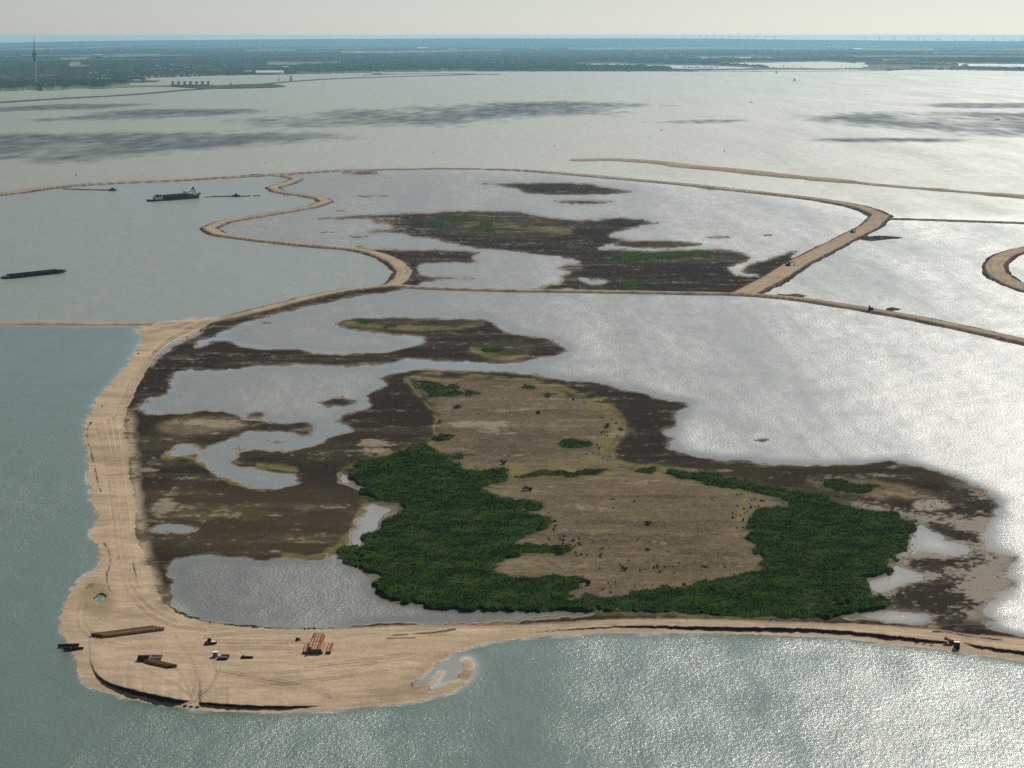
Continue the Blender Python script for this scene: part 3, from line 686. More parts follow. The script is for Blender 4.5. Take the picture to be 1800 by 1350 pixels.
def ground_material():
    m, nt, b = new_mat('island_ground')
    N, Lk = nt.nodes, nt.links
    a = N.new('ShaderNodeAttribute'); a.attribute_name = 'albedo'
    r = N.new('ShaderNodeAttribute'); r.attribute_name = 'rough'
    ck = N.new('ShaderNodeAttribute'); ck.attribute_name = 'crack'
    geo = N.new('ShaderNodeNewGeometry')
    no = N.new('ShaderNodeTexNoise'); no.inputs['Scale'].default_value = 1.3; no.inputs['Detail'].default_value = 6; no.inputs['Roughness'].default_value = 0.7
    Lk.new(geo.outputs['Position'], no.inputs['Vector'])
    mr = N.new('ShaderNodeMapRange'); mr.inputs['From Min'].default_value = 0.3; mr.inputs['From Max'].default_value = 0.7
    mr.inputs['To Min'].default_value = 0.74; mr.inputs['To Max'].default_value = 1.26
    Lk.new(no.outputs['Fac'], mr.inputs['Value'])
    mx = N.new('ShaderNodeMix'); mx.data_type = 'RGBA'; mx.blend_type = 'MULTIPLY'; mx.inputs['Factor'].default_value = 1.0
    Lk.new(a.outputs['Color'], mx.inputs['A']); Lk.new(mr.outputs['Result'], mx.inputs['B'])
    # drying cracks
    vo = N.new('ShaderNodeTexVoronoi'); vo.feature = 'DISTANCE_TO_EDGE'; vo.inputs['Scale'].default_value = 0.62
    wv = N.new('ShaderNodeVectorMath'); wv.operation = 'MULTIPLY_ADD'
    n2 = N.new('ShaderNodeTexNoise'); n2.inputs['Scale'].default_value = 0.5; n2.inputs['Detail'].default_value = 3
    Lk.new(geo.outputs['Position'], n2.inputs['Vector'])
    wv.inputs[1].default_value = (1.6, 1.6, 1.6)
    Lk.new(n2.outputs['Color'], wv.inputs[0]); Lk.new(geo.outputs['Position'], wv.inputs[2])
    Lk.new(wv.outputs['Vector'], vo.inputs['Vector'])
    cr = N.new('ShaderNodeMapRange'); cr.inputs['From Min'].default_value = 0.03; cr.inputs['From Max'].default_value = 0.16
    cr.inputs['To Min'].default_value = 1.0; cr.inputs['To Max'].default_value = 0.0
    Lk.new(vo.outputs['Distance'], cr.inputs['Value'])
    cm = N.new('ShaderNodeMath'); cm.operation = 'MULTIPLY'
    Lk.new(cr.outputs['Result'], cm.inputs[0]); Lk.new(ck.outputs['Fac'], cm.inputs[1])
    cm2 = N.new('ShaderNodeMath'); cm2.operation = 'MULTIPLY'; cm2.inputs[1].default_value = 0.30
    Lk.new(cm.outputs[0], cm2.inputs[0])
    mx2 = N.new('ShaderNodeMix'); mx2.data_type = 'RGBA'
    mx2.inputs['B'].default_value = (0.30, 0.225, 0.14, 1)
    Lk.new(cm2.outputs[0], mx2.inputs['Factor']); Lk.new(mx.outputs['Result'], mx2.inputs['A'])
    Lk.new(mx2.outputs['Result'], b.inputs['Base Color'])
    Lk.new(r.outputs['Fac'], b.inputs['Roughness'])
    io = N.new('ShaderNodeMapRange'); io.inputs['From Min'].default_value = 0.9; io.inputs['From Max'].default_value = 0.4   # dry soil has no sheen, wet silt does
    io.inputs['To Min'].default_value = 1.015; io.inputs['To Max'].default_value = 1.33
    Lk.new(r.outputs['Fac'], io.inputs['Value']); Lk.new(io.outputs['Result'], b.inputs['IOR'])
    bp = N.new('ShaderNodeBump'); bp.inputs['Strength'].default_value = 0.55; bp.inputs['Distance'].default_value = 0.35
    Lk.new(no.outputs['Fac'], bp.inputs['Height']); Lk.new(bp.outputs['Normal'], b.inputs['Normal'])
    b.inputs['Specular IOR Level'].default_value = 0.5
    return m

MAT_GROUND = ground_material()
hk = hg > -0.215
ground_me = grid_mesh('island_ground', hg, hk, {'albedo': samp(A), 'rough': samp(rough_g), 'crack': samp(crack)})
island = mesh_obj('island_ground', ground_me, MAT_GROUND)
tag(island, kind='structure')

# ================================================================== WATER
# one sheet of lake; its own murkiness, shallows and calm lees are stored on its points
wxs = np.concatenate([np.linspace(-1500, -400, 14), np.linspace(-380, -110, 20), np.arange(-104, 1905, 3.0), np.linspace(1915, 2300, 20), np.linspace(2330, 3300, 14)])
wys = np.concatenate([[79, 81, 84, 87], np.arange(90, 262, 4.0), np.arange(262, 640, 2.0), np.arange(640, 1371, 3.0), np.linspace(1385, 1900, 16), np.linspace(2000, 4200, 9)])
SX, SY = np.meshgrid(wxs, wys)
def wsamp(a, outside=0.0):
    x = np.clip(SX - RX0 - 0.5, 0, RW - 1.01); y = SY - RY0 - 0.5
    yc = np.clip(y, 0, RH - 1.01)
    x0 = x.astype(int); y0 = yc.astype(int); fx = (x - x0).astype(np.float32); fy = (yc - y0).astype(np.float32)
    v = (a[y0, x0] * (1 - fx) + a[y0, x0 + 1] * fx) * (1 - fy) + (a[y0 + 1, x0] * (1 - fx) + a[y0 + 1, x0 + 1] * fx) * fy
    return np.where((SY < 252) | (SY > RY1), outside, v)
lag_s = blur(lagoon, 3, 2)
landw = blur(land, 26, 9); landn = blur(land, 7, 3)
sandw = blur(R['sand'], 16, 8)
shallow = np.clip(landn * 1.5, 0, 1) * 0.6 + np.clip(landw * 1.3, 0, 1) * 0.4
calm = np.clip(1.7 * (blur(land_a, 24, 9) + 0.3 * blur(land_b, 14, 4)) + 0.25 * n_a, 0, 1) * lagoon
calm = np.maximum(calm, 0.7 * np.clip(1.7 * blur(R['sand'], 16, 8) + 0.3 * n_a, 0, 1) * (1 - lagoon))
pond = blur(fill([WATERS_A[2], WATERS_A[1], WATERS_A[0], WATERS_A[3], [(250,735),(300,655),(640,643),(700,640),(660,690),(560,770),(300,735)], [(335,611),(500,545),(700,510),(760,512),(760,600),(560,620)]]), 12, 6) * 0.5
shoal_w = np.clip(shoal * 1.1 + 0.4 * n_a * shoal, 0, 1)
deep_w = blur(fill([[(290,985),(340,968),(540,975),(600,985),(640,1010),(680,1060),(900,1075),(900,1100),(400,1105),(290,1070)]]) * lagoon, 12, 8) * (1 - 0.6 * calm)
foam = np.clip(1 - np.abs(blur(R['sand'], 4, 3) - 0.34) / 0.27, 0, 1) * (1 - blur(lagoon, 12, 8)) * smooth(-0.25, 0.35, n_c + 0.5 * n_a)
shelter = blur(np.maximum(np.maximum(lagoon, ringL), ringR), 20, 8)
bay = blur(fill([[(-110,572),(235,576),(290,610),(240,700),(240,960),(300,1080),(1910,1080),(1910,1372),(-110,1372)]]) * (1 - lagoon), 10, 5)

def water_material():
    m, nt, b = new_mat('lake_water')
    N, Lk = nt.nodes, nt.links
    def attr(n):
        a = N.new('ShaderNodeAttribute'); a.attribute_name = n; return a.outputs['Fac']
    def mixc(f, A_, B_):
        x = N.new('ShaderNodeMix'); x.data_type = 'RGBA'; Lk.new(f, x.inputs['Factor'])
        for s, v in (('A', A_), ('B', B_)):
            if isinstance(v, tuple): x.inputs[s].default_value = (*v, 1)
            else: Lk.new(v, x.inputs[s])
        return x.outputs['Result']
    def math_(op, a_, b_=None, c_=None):
        x = N.new('ShaderNodeMath'); x.operation = op
        for i, v in enumerate((a_, b_, c_)):
            if v is None: continue
            if isinstance(v, (int, float)): x.inputs[i].default_value = v
            else: Lk.new(v, x.inputs[i])
        return x.outputs[0]
    geo = N.new('ShaderNodeNewGeometry')
    def noise(scale, stretch=(1, 1, 1), rot=0.0, detail=3, rough=0.5):
        mp = N.new('ShaderNodeMapping'); mp.inputs['Scale'].default_value = stretch; mp.inputs['Rotation'].default_value = (0, 0, rot)
        Lk.new(geo.outputs['Position'], mp.inputs['Vector'])
        t = N.new('ShaderNodeTexNoise'); t.inputs['Scale'].default_value = scale; t.inputs['Detail'].default_value = detail; t.inputs['Roughness'].default_value = rough
        Lk.new(mp.outputs['Vector'], t.inputs['Vector'])
        return t.outputs['Fac']
    lag, sha, cal, bay_, foa, sho = attr('lagoon'), attr('shallow'), attr('calm'), attr('bay'), attr('foam'), attr('shoal')
    c = mixc(lag, mixc(bay_, W_OPEN, W_BAY), W_LAG)
    c = mixc(math_('MULTIPLY', sha, 0.55), c, (0.17, 0.165, 0.12))
    c = mixc(math_('MULTIPLY', sho, 0.8), c, (0.31, 0.285, 0.235))
    c = mixc(attr('deep'), c, (0.105, 0.103, 0.080))
    fn = noise(1.4, (1, 1, 1), 0, 4, 0.7)
    fm = N.new('ShaderNodeMapRange'); fm.inputs['From Min'].default_value = 0.42; fm.inputs['From Max'].default_value = 0.55; Lk.new(fn, fm.inputs['Value'])
    c = mixc(math_('MULTIPLY', foa, fm.outputs['Result']), c, (0.75, 0.72, 0.66))
    Lk.new(c, b.inputs['Base Color'])
    b.inputs['IOR'].default_value = 1.333
    # gusts: long lanes of rougher and smoother water along the wind
    lane = noise(0.011, (1.0, 0.09, 1), math.radians(15), 6, 0.66)
    lm = N.new('ShaderNodeMapRange'); lm.inputs['From Min'].default_value = 0.35; lm.inputs['From Max'].default_value = 0.65; Lk.new(lane, lm.inputs['Value'])
    calm2 = math_('MULTIPLY', math_('SUBTRACT', 1.0, math_('MULTIPLY', cal, 0.9)), math_('SUBTRACT', 1.0, math_('MULTIPLY', lag, 0.05)))
    amp = math_('MULTIPLY', math_('ADD', math_('MULTIPLY', lm.outputs['Result'], 0.85), 0.42), calm2)
    w1 = noise(2.9, (1.0, 0.6, 1), math.radians(20), 3, 0.6)
    w2 = noise(0.8, (1.0, 0.55, 1), math.radians(20), 3, 0.55)
    w3 = noise(0.055, (1.0, 0.5, 1), math.radians(24), 2, 0.5)
    h = math_('ADD', math_('ADD', math_('MULTIPLY', w1, 0.15), math_('MULTIPLY', w2, 0.26)), math_('MULTIPLY', w3, 1.0))
    bp = N.new('ShaderNodeBump'); bp.inputs['Distance'].default_value = W_BUMP
    Lk.new(amp, bp.inputs['Strength']); Lk.new(h, bp.inputs['Height']); Lk.new(bp.outputs['Normal'], b.inputs['Normal'])
    ro = math_('MULTIPLY_ADD', lm.outputs['Result'], 0.11, W_ROUGH)
    ro = math_('MULTIPLY_ADD', math_('SUBTRACT', 1.0, attr('shelter')), 0.30, ro)
    ro = math_('MULTIPLY_ADD', lag, 0.05, ro)
    ro = math_('MULTIPLY', ro, math_('SUBTRACT', 1.0, math_('MULTIPLY', bay_, 0.18)))
    ro = math_('MULTIPLY', ro, math_('SUBTRACT', 1.0, math_('MULTIPLY', cal, 0.72)))
    ro = math_('MULTIPLY', ro, math_('SUBTRACT', 1.0, math_('MULTIPLY', sho, 0.3)))
    Lk.new(ro, b.inputs['Roughness'])
    return m

W_OPEN = (0.205, 0.225, 0.175)
W_BAY = (0.094, 0.146, 0.104)
W_LAG = (0.170, 0.172, 0.148)
W_BUMP = 1.0
W_ROUGH = 0.275
MAT_WATER = water_material()
X, Y = ground(SX, SY)
ny, nx = SX.shape
idx = np.arange(ny * nx).reshape(ny, nx)
q = np.stack([idx[1:, :-1].ravel(), idx[1:, 1:].ravel(), idx[:-1, 1:].ravel(), idx[:-1, :-1].ravel()], 1)
wme = np_mesh('lake_water', np.stack([X.ravel(), Y.ravel(), np.zeros(ny * nx)], 1), q, True)
far_out = np.where(SX < 200, 0.0, 0.0)
for nm, arr in (('lagoon', wsamp(lag_s)), ('shallow', wsamp(shallow)), ('calm', wsamp(calm)), ('foam', wsamp(foam)), ('shoal', wsamp(shoal_w)), ('deep', wsamp(deep_w)), ('shelter', np.maximum(wsamp(shelter), wsamp(bay, 0.0) + np.where(SY > RY1, 1.0, 0.0))), ('bay', wsamp(bay, 0.0) + np.where(SY > RY1, 1.0, 0.0))):
    float_attr(wme, nm, arr)
water = mesh_obj('lake_water', wme, MAT_WATER)
tag(water, kind='structure')

# ================================================================== FAR SHORE
FAR_COAST = [(-1300,184),(-400,172),(-100,166),(0,161),(30,160),(60,158),(75,160),(110,158.5),(130,156),(180,156.5),(230,154),(262,153.5),(300,153),(304,150.5),(290,149),(262,150),(240,150),(228,149),(226,146.5),(250,145.5),(275,145),(283,142),(262,141),(252,139),(265,137.3),(287,136.3),(349,134.2),(380,133),(419,132.2),(504,131.2),(600,129.2),(640,128.3),(700,126.8),(760,126.2),(830,125.6),(900,125.9),(1010,125.8),(1200,126),(1300,125.8),(1560,124.4),(1600,122.6),(1690,123.2),(1740,124.5),(1800,125.4),(1950,126),(3100,129)]
FAR_HOLES = [
    [(1000,113),(1080,112),(1130,114),(1200,115),(1260,116),(1325,119),(1300,121),(1200,121),(1130,117.5),(1040,116)],
    [(1203,103.4),(1240,101),(1330,100.6),(1413,102.6),(1413,103.8),(1330,103.6),(1240,104)],
    [(1262,111.8),(1300,110.6),(1345,110.2),(1400,109.2),(1450,108.4),(1490,110),(1524,114),(1526,117),(1515,119),(1480,120.2),(1400,119.8),(1330,117.8),(1285,114)],
    [(1505,110),(1600,111),(1700,112),(1800,113),(1950,114.5),(1950,118.4),(1800,117.6),(1700,116),(1600,113),(1505,112)],
    [(1516,107.2),(1545,105.6),(1600,106),(1620,107.6),(1560,108.2)],
    [(1190,125),(1300,123.1),(1500,122.4),(1560,123.4),(1500,124.6),(1300,125)],
    [(-300,92),(0,87.5),(150,84),(245,82.2),(150,85.6),(0,89),(-300,95)],
    [(0,163),(40,161),(70,160.5),(55,162.5)],
]
FAR_FIELDS = [  # open farmland seen between the woods
    [(104,103.5),(150,101.5),(165,103),(150,107.5),(110,108)],[(125,110.5),(142,110),(143,116),(122,118)],[(125,116.5),(158,116),(160,120),(120,121)],
    [(172,99),(210,97),(280,96),(282,100),(240,102),(180,103)],[(240,98),(330,97),(330,100.5),(240,102)],[(480,112),(600,111),(600,114),(470,115)],
    [(430,89),(520,88),(520,91),(430,92)],[(600,91),(760,90),(880,88),(880,91),(700,95),(600,95)],[(1000,84),(1200,83),(1320,84),(1450,86),(1450,89),(1200,88),(1000,88)],
    [(1200,88),(1290,83.5),(1230,84)],[(1500,86),(1640,86),(1640,91),(1500,90)],[(1640,93),(1900,93),(1900,97),(1640,96)],[(1500,98),(1800,99),(1800,103),(1500,103)],
    [(190,151.5),(240,149.5),(300,150),(300,154),(200,157)],[(95,156),(112,154.5),(113,161),(94,161)],[(1500,113.5),(1650,116),(1900,119),(1900,124),(1500,121)],
    [(470,110),(565,111.5),(565,115),(470,116)], [(1260,119.6),(1330,119.4),(1420,121),(1560,121),(1560,123.5),(1300,122.2)],
]
fx = np.concatenate([np.linspace(-1300, -170, 36), np.arange(-150, 1955, 2.6), np.linspace(1980, 3100, 36)])
fy = np.concatenate([np.arange(186, 134, -0.9), np.arange(134, 104, -0.5), np.arange(104, 79.7, -0.35)])
FX, FY = np.meshgrid(fx, fy)

def inside(P, X_, Y_):
    acc = np.zeros(X_.shape, bool); n = len(P)
    for i in range(n):
        (xa, ya), (xb, yb) = P[i], P[(i + 1) % n]
        if ya == yb: continue
        c = ((ya > Y_) != (yb > Y_)) & (X_ < (xb - xa) * (Y_ - ya) / (yb - ya) + xa)
        acc ^= c
    return acc
GWX, GWY = ground(FX, FY)
wob = 0.25 * fbm(FX / 14, FY / 1.5, 3, 101)
fland = inside(FAR_COAST + [(3100, 60), (-1300, 60)], FX, FY + wob)
for H_ in FAR_HOLES: fland &= ~inside(H_, FX, FY + wob * 0.6)
field = np.zeros(FX.shape, bool)
for F_ in FAR_FIELDS: field |= inside(F_, FX + 6 * wob, FY + wob)
# polder parcels: long rectangular fields along the roads
ang = math.radians(12)
pu = GWX * math.cos(ang) + GWY * math.sin(ang); pv = -GWX * math.sin(ang) + GWY * math.cos(ang)
pi_, pj_ = np.floor(pu / 1500), np.floor(pv / 620)
parcel = _hash(pi_.astype(np.int64), pj_.astype(np.int64), 7)
woods = fbm(GWX / 4200, GWY / 3800, 3, 111)
east = np.clip((FX - 900) / 700, 0, 1)
deep = np.clip((115 - FY) / 30, 0, 1)
field |= (parcel < 0.14 + 0.40 * east * deep + 0.10 * deep) & (woods < 0.25) & (FY < 112)
town = inside([(-150,138),(20,146),(120,145),(240,146),(250,137),(520,133),(520,116),(300,113),(160,124),(0,128),(-150,126)], FX, FY)
tree_n = vnoise(GWX / 14, GWY / 30, 121); tree_m = vnoise(GWX / 60, GWY / 120, 123)
hgt = 7 + 7 * tree_n + 5 * tree_m
hgt = np.where(town, np.where(tree_m > 0.42, 4 + 9 * tree_n, 0.5), hgt)
edge_ok = np.ones(FX.shape, bool)
edge_ok[:-1] &= fland[1:]; edge_ok[1:] &= fland[:-1]; edge_ok[:, 1:] &= fland[:, :-1]; edge_ok[:, :-1] &= fland[:, 1:]
low = inside([(225,160),(320,160),(310,140),(225,143)], FX, FY) | inside([(1180,127),(1600,127),(1600,118),(1180,120)], FX, FY) | inside([(830,128),(1200,128),(1200,124.6),(830,124.6)], FX, FY)
hz = np.where(field | ~edge_ok | low, 0.8 + 0.8 * tree_n, hgt)
hz = np.where(fland, hz, -1.0)
forest_c = over(np.zeros(FX.shape + (3,), np.float32) + col(0.014, 0.026, 0.012), col(0.028, 0.046, 0.018), smooth(0.3, 0.7, 0.5 * tree_n + 0.5 * tree_m).astype(np.float32))
field_c = over(np.zeros(FX.shape + (3,), np.float32) + col(0.11, 0.15, 0.06), col(0.25, 0.25, 0.16), (parcel > 0.09).astype(np.float32) * 0.6)
town_c = over(forest_c, col(0.11, 0.10, 0.085), (town & (hz < 1) ).astype(np.float32) * 0.8)
fc = np.where((hz > 2.5)[..., None], forest_c, np.where(town[..., None], town_c, field_c))
fc = np.where((low & ~field)[..., None], col(0.06, 0.075, 0.04), fc)
fm_, fnt, fb = new_mat('polder_land')
fa = fnt.nodes.new('ShaderNodeAttribute'); fa.attribute_name = 'albedo'
fnt.links.new(fa.outputs['Color'], fb.inputs['Base Color']); fb.inputs['Roughness'].default_value = 0.95; fb.inputs['IOR'].default_value = 1.02
keep = fland
ny, nx = FX.shape; idx = np.arange(ny * nx).reshape(ny, nx)
kq = keep[:-1, :-1] & keep[1:, :-1] | keep[:-1, 1:] & keep[1:, 1:]
q = np.stack([idx[:-1, :-1][kq], idx[:-1, 1:][kq], idx[1:, 1:][kq], idx[1:, :-1][kq]], 1)
used = np.unique(q); remap = np.full(ny * nx, -1, np.int64); remap[used] = np.arange(len(used))
me = np_mesh('polder_land', np.stack([GWX.ravel()[used], GWY.ravel()[used], hz.ravel()[used]], 1), remap[q], False)
color_attr(me, 'albedo', fc.reshape(-1, 3)[used])
tag(mesh_obj('polder_land', me, fm_), kind='structure')

# wooded ridge on the horizon
ridge = [(-1300,79),(-300,77),(0,75),(200,71.6),(450,69.2),(700,67.8),(900,67.2),(1200,67.6),(1350,69),(1500,70.4),(1650,71.6),(1800,72.6),(2200,75),(3100,79)]
hx = np.arange(-1300, 3101, 6.0); ds = np.array([38500, 39500, 41000, 42500, 44000, 45500.0])
ry = np.interp(hx, [p[0] for p in ridge], [p[1] for p in ridge]) + 0.25 * fbm(hx / 40, hx * 0, 4, 131)
zt = CAM_H - (ry - HOR) / FOC * 43500
prof = np.array([0.0, 0.25, 0.6, 0.85, 1.0, 0.9])
HX = (hx[None, :] - 900) / FOC * ds[:, None]; HY = np.repeat(ds[:, None], len(hx), 1)
HZ = prof[:, None] * zt[None, :] + 4 * fbm(HX / 900, HY / 700, 3, 133) * prof[:, None]
idx = np.arange(HX.size).reshape(HX.shape)
q = np.stack([idx[:-1, :-1].ravel(), idx[:-1, 1:].ravel(), idx[1:, 1:].ravel(), idx[1:, :-1].ravel()], 1)
me = np_mesh('hills', np.stack([HX.ravel(), HY.ravel(), HZ.ravel()], 1), q, True)
MAT_HILL = plain('hill_woods', (0.05, 0.075, 0.035), 0.95, scale=0.002, rgb2=(0.03, 0.05, 0.025))
MAT_HILL.node_tree.nodes['Principled BSDF'].inputs['IOR'].default_value = 1.02
tag(mesh_obj('hills', me, MAT_HILL), kind='structure')

# ------------------------------------------------------------------ dams in the lake
MAT_STONE = plain('basalt_stone', (0.10, 0.092, 0.08), 0.9, scale=0.4, rgb2=(0.05, 0.048, 0.042))
MAT_GRASS = plain('dam_grass', (0.075, 0.115, 0.04), 0.95, scale=0.05, rgb2=(0.045, 0.075, 0.028))
def dam(name, line, w, h, mat, top=None):
    P = dense(line, 10)
    pts = [at(p[0], p[1]) for p in P]
    V, Fq = [], []
    for i, p in enumerate(pts):
        a = pts[max(0, i - 1)]; b = pts[min(len(pts) - 1, i + 1)]
        t = (b - a).normalized(); n = Vector((-t.y, t.x, 0))
        hh = h * (0.8 + 0.4 * random.random())
        for s, z in ((-1.0, -0.4), (-0.35, hh), (0.35, hh), (1.0, -0.4)):
            V.append(p + n * s * w + Vector((0, 0, z)))
    for i in range(len(pts) - 1):
        for k in range(3):
            Fq.append((4 * i + k, 4 * i + k + 1, 4 * i + k + 5, 4 * i + k + 4))
    me = np_mesh(name, [tuple(v) for v in V], Fq)
    return tag(mesh_obj(name, me, mat), kind='structure')
dam('breakwater', [(-150,190),(0,181),(60,177),(120,173.4),(200,169),(260,165),(310,160.4),(350,157.6),(374,156.2)], 16, 3.2, MAT_STONE)
dam('dam_road', [(425,150.3),(470,147.6),(500,144.8),(560,140.6),(620,137.8),(700,135.2),(760,133.6),(832,131.6)], 14, 3.0, MAT_STONE)
dam('dam_road', [(640,132.4),(700,130.6),(780,130.2),(876,131.4)], 12, 2.6, MAT_STONE)
dam('breakwater', [(1190,125.9),(1300,125.7),(1400,125.5),(1500,124.9),(1565,124.4)], 10, 2.0, MAT_STONE)
P_spit = [(300,152.6),(369,151.4),(400,150.2),(440,148.6),(470,147.7),(490,150),(503,152.4),(480,154.4),(440,155.4),(400,156),(365,156.3),(330,154.6)]
s = Shape(); s.prism([tuple(at(*p)[:2]) for p in P_spit], -0.5, 2.4)
tag(s.build('sluice_dam', MAT_GRASS), kind='structure')

# ================================================================== THINGS FAR AWAY
MAT_CONC = plain('concrete', (0.66, 0.65, 0.61), 0.8, scale=0.12, rgb2=(0.52, 0.51, 0.48))
MAT_CONC_D = plain('dark_concrete', (0.27, 0.27, 0.26), 0.8, scale=0.15)
MAT_WHITE = plain('white_paint', (0.80, 0.79, 0.76), 0.5, scale=0.5, var=0.12)
MAT_PALE = plain('pale_plaster', (0.62, 0.58, 0.50), 0.7, scale=0.4, var=0.2)
MAT_BRICK = plain('brick_wall', (0.26, 0.13, 0.09), 0.85, scale=0.6)
MAT_TILE = plain('roof_tiles', (0.20, 0.085, 0.055), 0.8, scale=0.6)
MAT_ROOFG = plain('grey_roof', (0.30, 0.30, 0.31), 0.6, scale=0.3)
MAT_STEELD = plain('dark_steel', (0.045, 0.047, 0.055), 0.55, scale=0.8, rgb2=(0.025, 0.025, 0.03))
MAT_NAVY = plain('navy_paint', (0.028, 0.034, 0.065), 0.5, scale=0.8, rgb2=(0.018, 0.02, 0.035))
MAT_RUST = plain('rusty_steel', (0.34, 0.165, 0.065), 0.8, scale=1.6, rgb2=(0.16, 0.07, 0.032), bump=0.2)
MAT_RUSTP = plain('pale_rusty_steel', (0.42, 0.29, 0.20), 0.75, scale=1.3, rgb2=(0.27, 0.14, 0.075), bump=0.2)
MAT_RUSTD = plain('dark_rusty_steel', (0.10, 0.058, 0.038), 0.8, scale=1.5, rgb2=(0.05, 0.033, 0.027), bump=0.2)
MAT_GREYP = plain('grey_pipe_steel', (0.36, 0.34, 0.31), 0.7, scale=1.2, rgb2=(0.20, 0.18, 0.16), bump=0.15)
MAT_ORANGE = plain('orange_paint', (0.60, 0.22, 0.05), 0.55, scale=0.8)
MAT_YELLOW = plain('yellow_paint', (0.55, 0.36, 0.04), 0.55, scale=0.8)
MAT_GLASS = plain('dark_glass', (0.02, 0.025, 0.03), 0.08, scale=0.5)
MAT_RUBBER = plain('black_rubber', (0.02, 0.02, 0.02), 0.8, scale=2)
MAT_MASTG = plain('grey_lattice_steel', (0.33, 0.34, 0.35), 0.5, scale=0.3)

# ---- telecommunication tower
tw = at(62.2, 149.8, 1.0)
t = empty('communication_tower', tw)
tag(t, 'tall slender grey concrete tower with round platforms and a needle mast above the trees', 'tower')
s = Shape(); s.tube((0,0,-1), (0,0,86), 6.4, 5.2, 20); s.build('shaft', MAT_WHITE, t)
for z, r, h in ((86,6.8,2.2),(90.5,7.2,2.4),(95,7.6,2.4),(99.5,7.6,2.4),(104,8.0,2.4)):
    s = Shape(); s.tube((0,0,z), (0,0,z+h), r*0.8, r, 20); s.build('platform', MAT_CONC, t)
s = Shape(); s.tube((0,0,86), (0,0,110), 4.6, 4.6, 16); s.build('core', MAT_CONC_D, t)
s = Shape(); s.tube((0,0,109), (0,0,112.5), 7.6, 9.6, 20); s.tube((0,0,112.5), (0,0,116), 9.6, 8.6, 20); s.build('top_deck', MAT_CONC_D, t)
s = Shape(); s.tube((0,0,116), (0,0,125), 5.6, 5.2, 16); s.tube((0,0,121), (0,0,122.5), 7.6, 7.6, 16); s.build('upper_room', MAT_CONC, t)
s = Shape(); s.tube((0,0,125), (0,0,147), 2.0, 1.5, 10); s.tube((0,0,147), (0,0,162), 1.3, 1.0, 8); s.tube((0,0,162), (0,0,174), 0.8, 0.4, 8); s.build('antenna_mast', MAT_MASTG, t)

# ---- discharge sluice with seven lifting towers
a_, b_ = at(304.2, 152.5), at(366.8, 152.6)
sl = empty('sluice_complex', a_, math.atan2((b_ - a_).y, (b_ - a_).x))
tag(sl, 'row of seven grey sluice towers joined by a low bridge at the lake dam', 'sluice')
Ln = (b_ - a_).length
for i in range(7):
    x = Ln * i / 6
    s = Shape(); s.box((x, 0, 10.0), (8.6, 9, 17.0), bev=0.3); tower_o = s.build('sluice_tower', MAT_CONC, sl)
    s = Shape(); s.box((x, 0, 18.9), (9.4, 10, 0.9)); s.build('tower_cap', MAT_CONC_D, tower_o)
    s = Shape(); s.prism([(x-5.5,-11),(x-3,-15),(x+3,-15),(x+5.5,-11),(x+5.5,11),(x-5.5,11)], -1, 2.2); s.build('pier', MAT_CONC_D, sl)
for i in range(6):
    x = Ln * (i + 0.5) / 6
    s = Shape(); s.box((x, 1.5, 3.8), (Ln / 6 - 8.8, 1.0, 4.4)); s.build('gate', MAT_STEELD, sl)
s = Shape(); s.box((Ln/2, 8.0, 6.6), (Ln + 30, 6, 1.3)); s.box((Ln/2, 5.2, 7.6), (Ln + 30, 0.2, 0.8)); s.build('bridge_deck', MAT_CONC, sl)
s = Shape(); s.box((Ln/2, 0, 15.6), (Ln, 1.0, 0.7)); s.build('walkway', MAT_MASTG, sl)

# ---- openwork steel landmark on the end of the dam
lm_ = empty('lattice_landmark', at(511.5, 143.2, 2.2))
tag(lm_, 'grey openwork steel landmark standing alone at the bend of the dam', 'landmark')
s = Shape()
lv = [(0,5.4),(5,6.2),(10,5.8),(15,4.4),(20,2.4),(24,1.4)]
for (z0, r0), (z1, r1) in zip(lv[:-1], lv[1:]):
    for k in range(6):
        a0, a1 = k * math.pi / 3, (k + 1) * math.pi / 3
        s.tube((r0*math.cos(a0), r0*math.sin(a0), z0), (r1*math.cos(a0), r1*math.sin(a0), z1), 0.5, n=4)
        s.tube((r0*math.cos(a0), r0*math.sin(a0), z0), (r1*math.cos(a1), r1*math.sin(a1), z1), 0.4, n=4)
        s.tube((r1*math.cos(a0), r1*math.sin(a0), z1), (r1*math.cos(a1), r1*math.sin(a1), z1), 0.4, n=4)
s.build('lattice', MAT_MASTG, lm_)
s = Shape(); s.box((0,0,0), (14,14,1.2), bev=0.2); s.build('plinth', MAT_CONC, lm_)

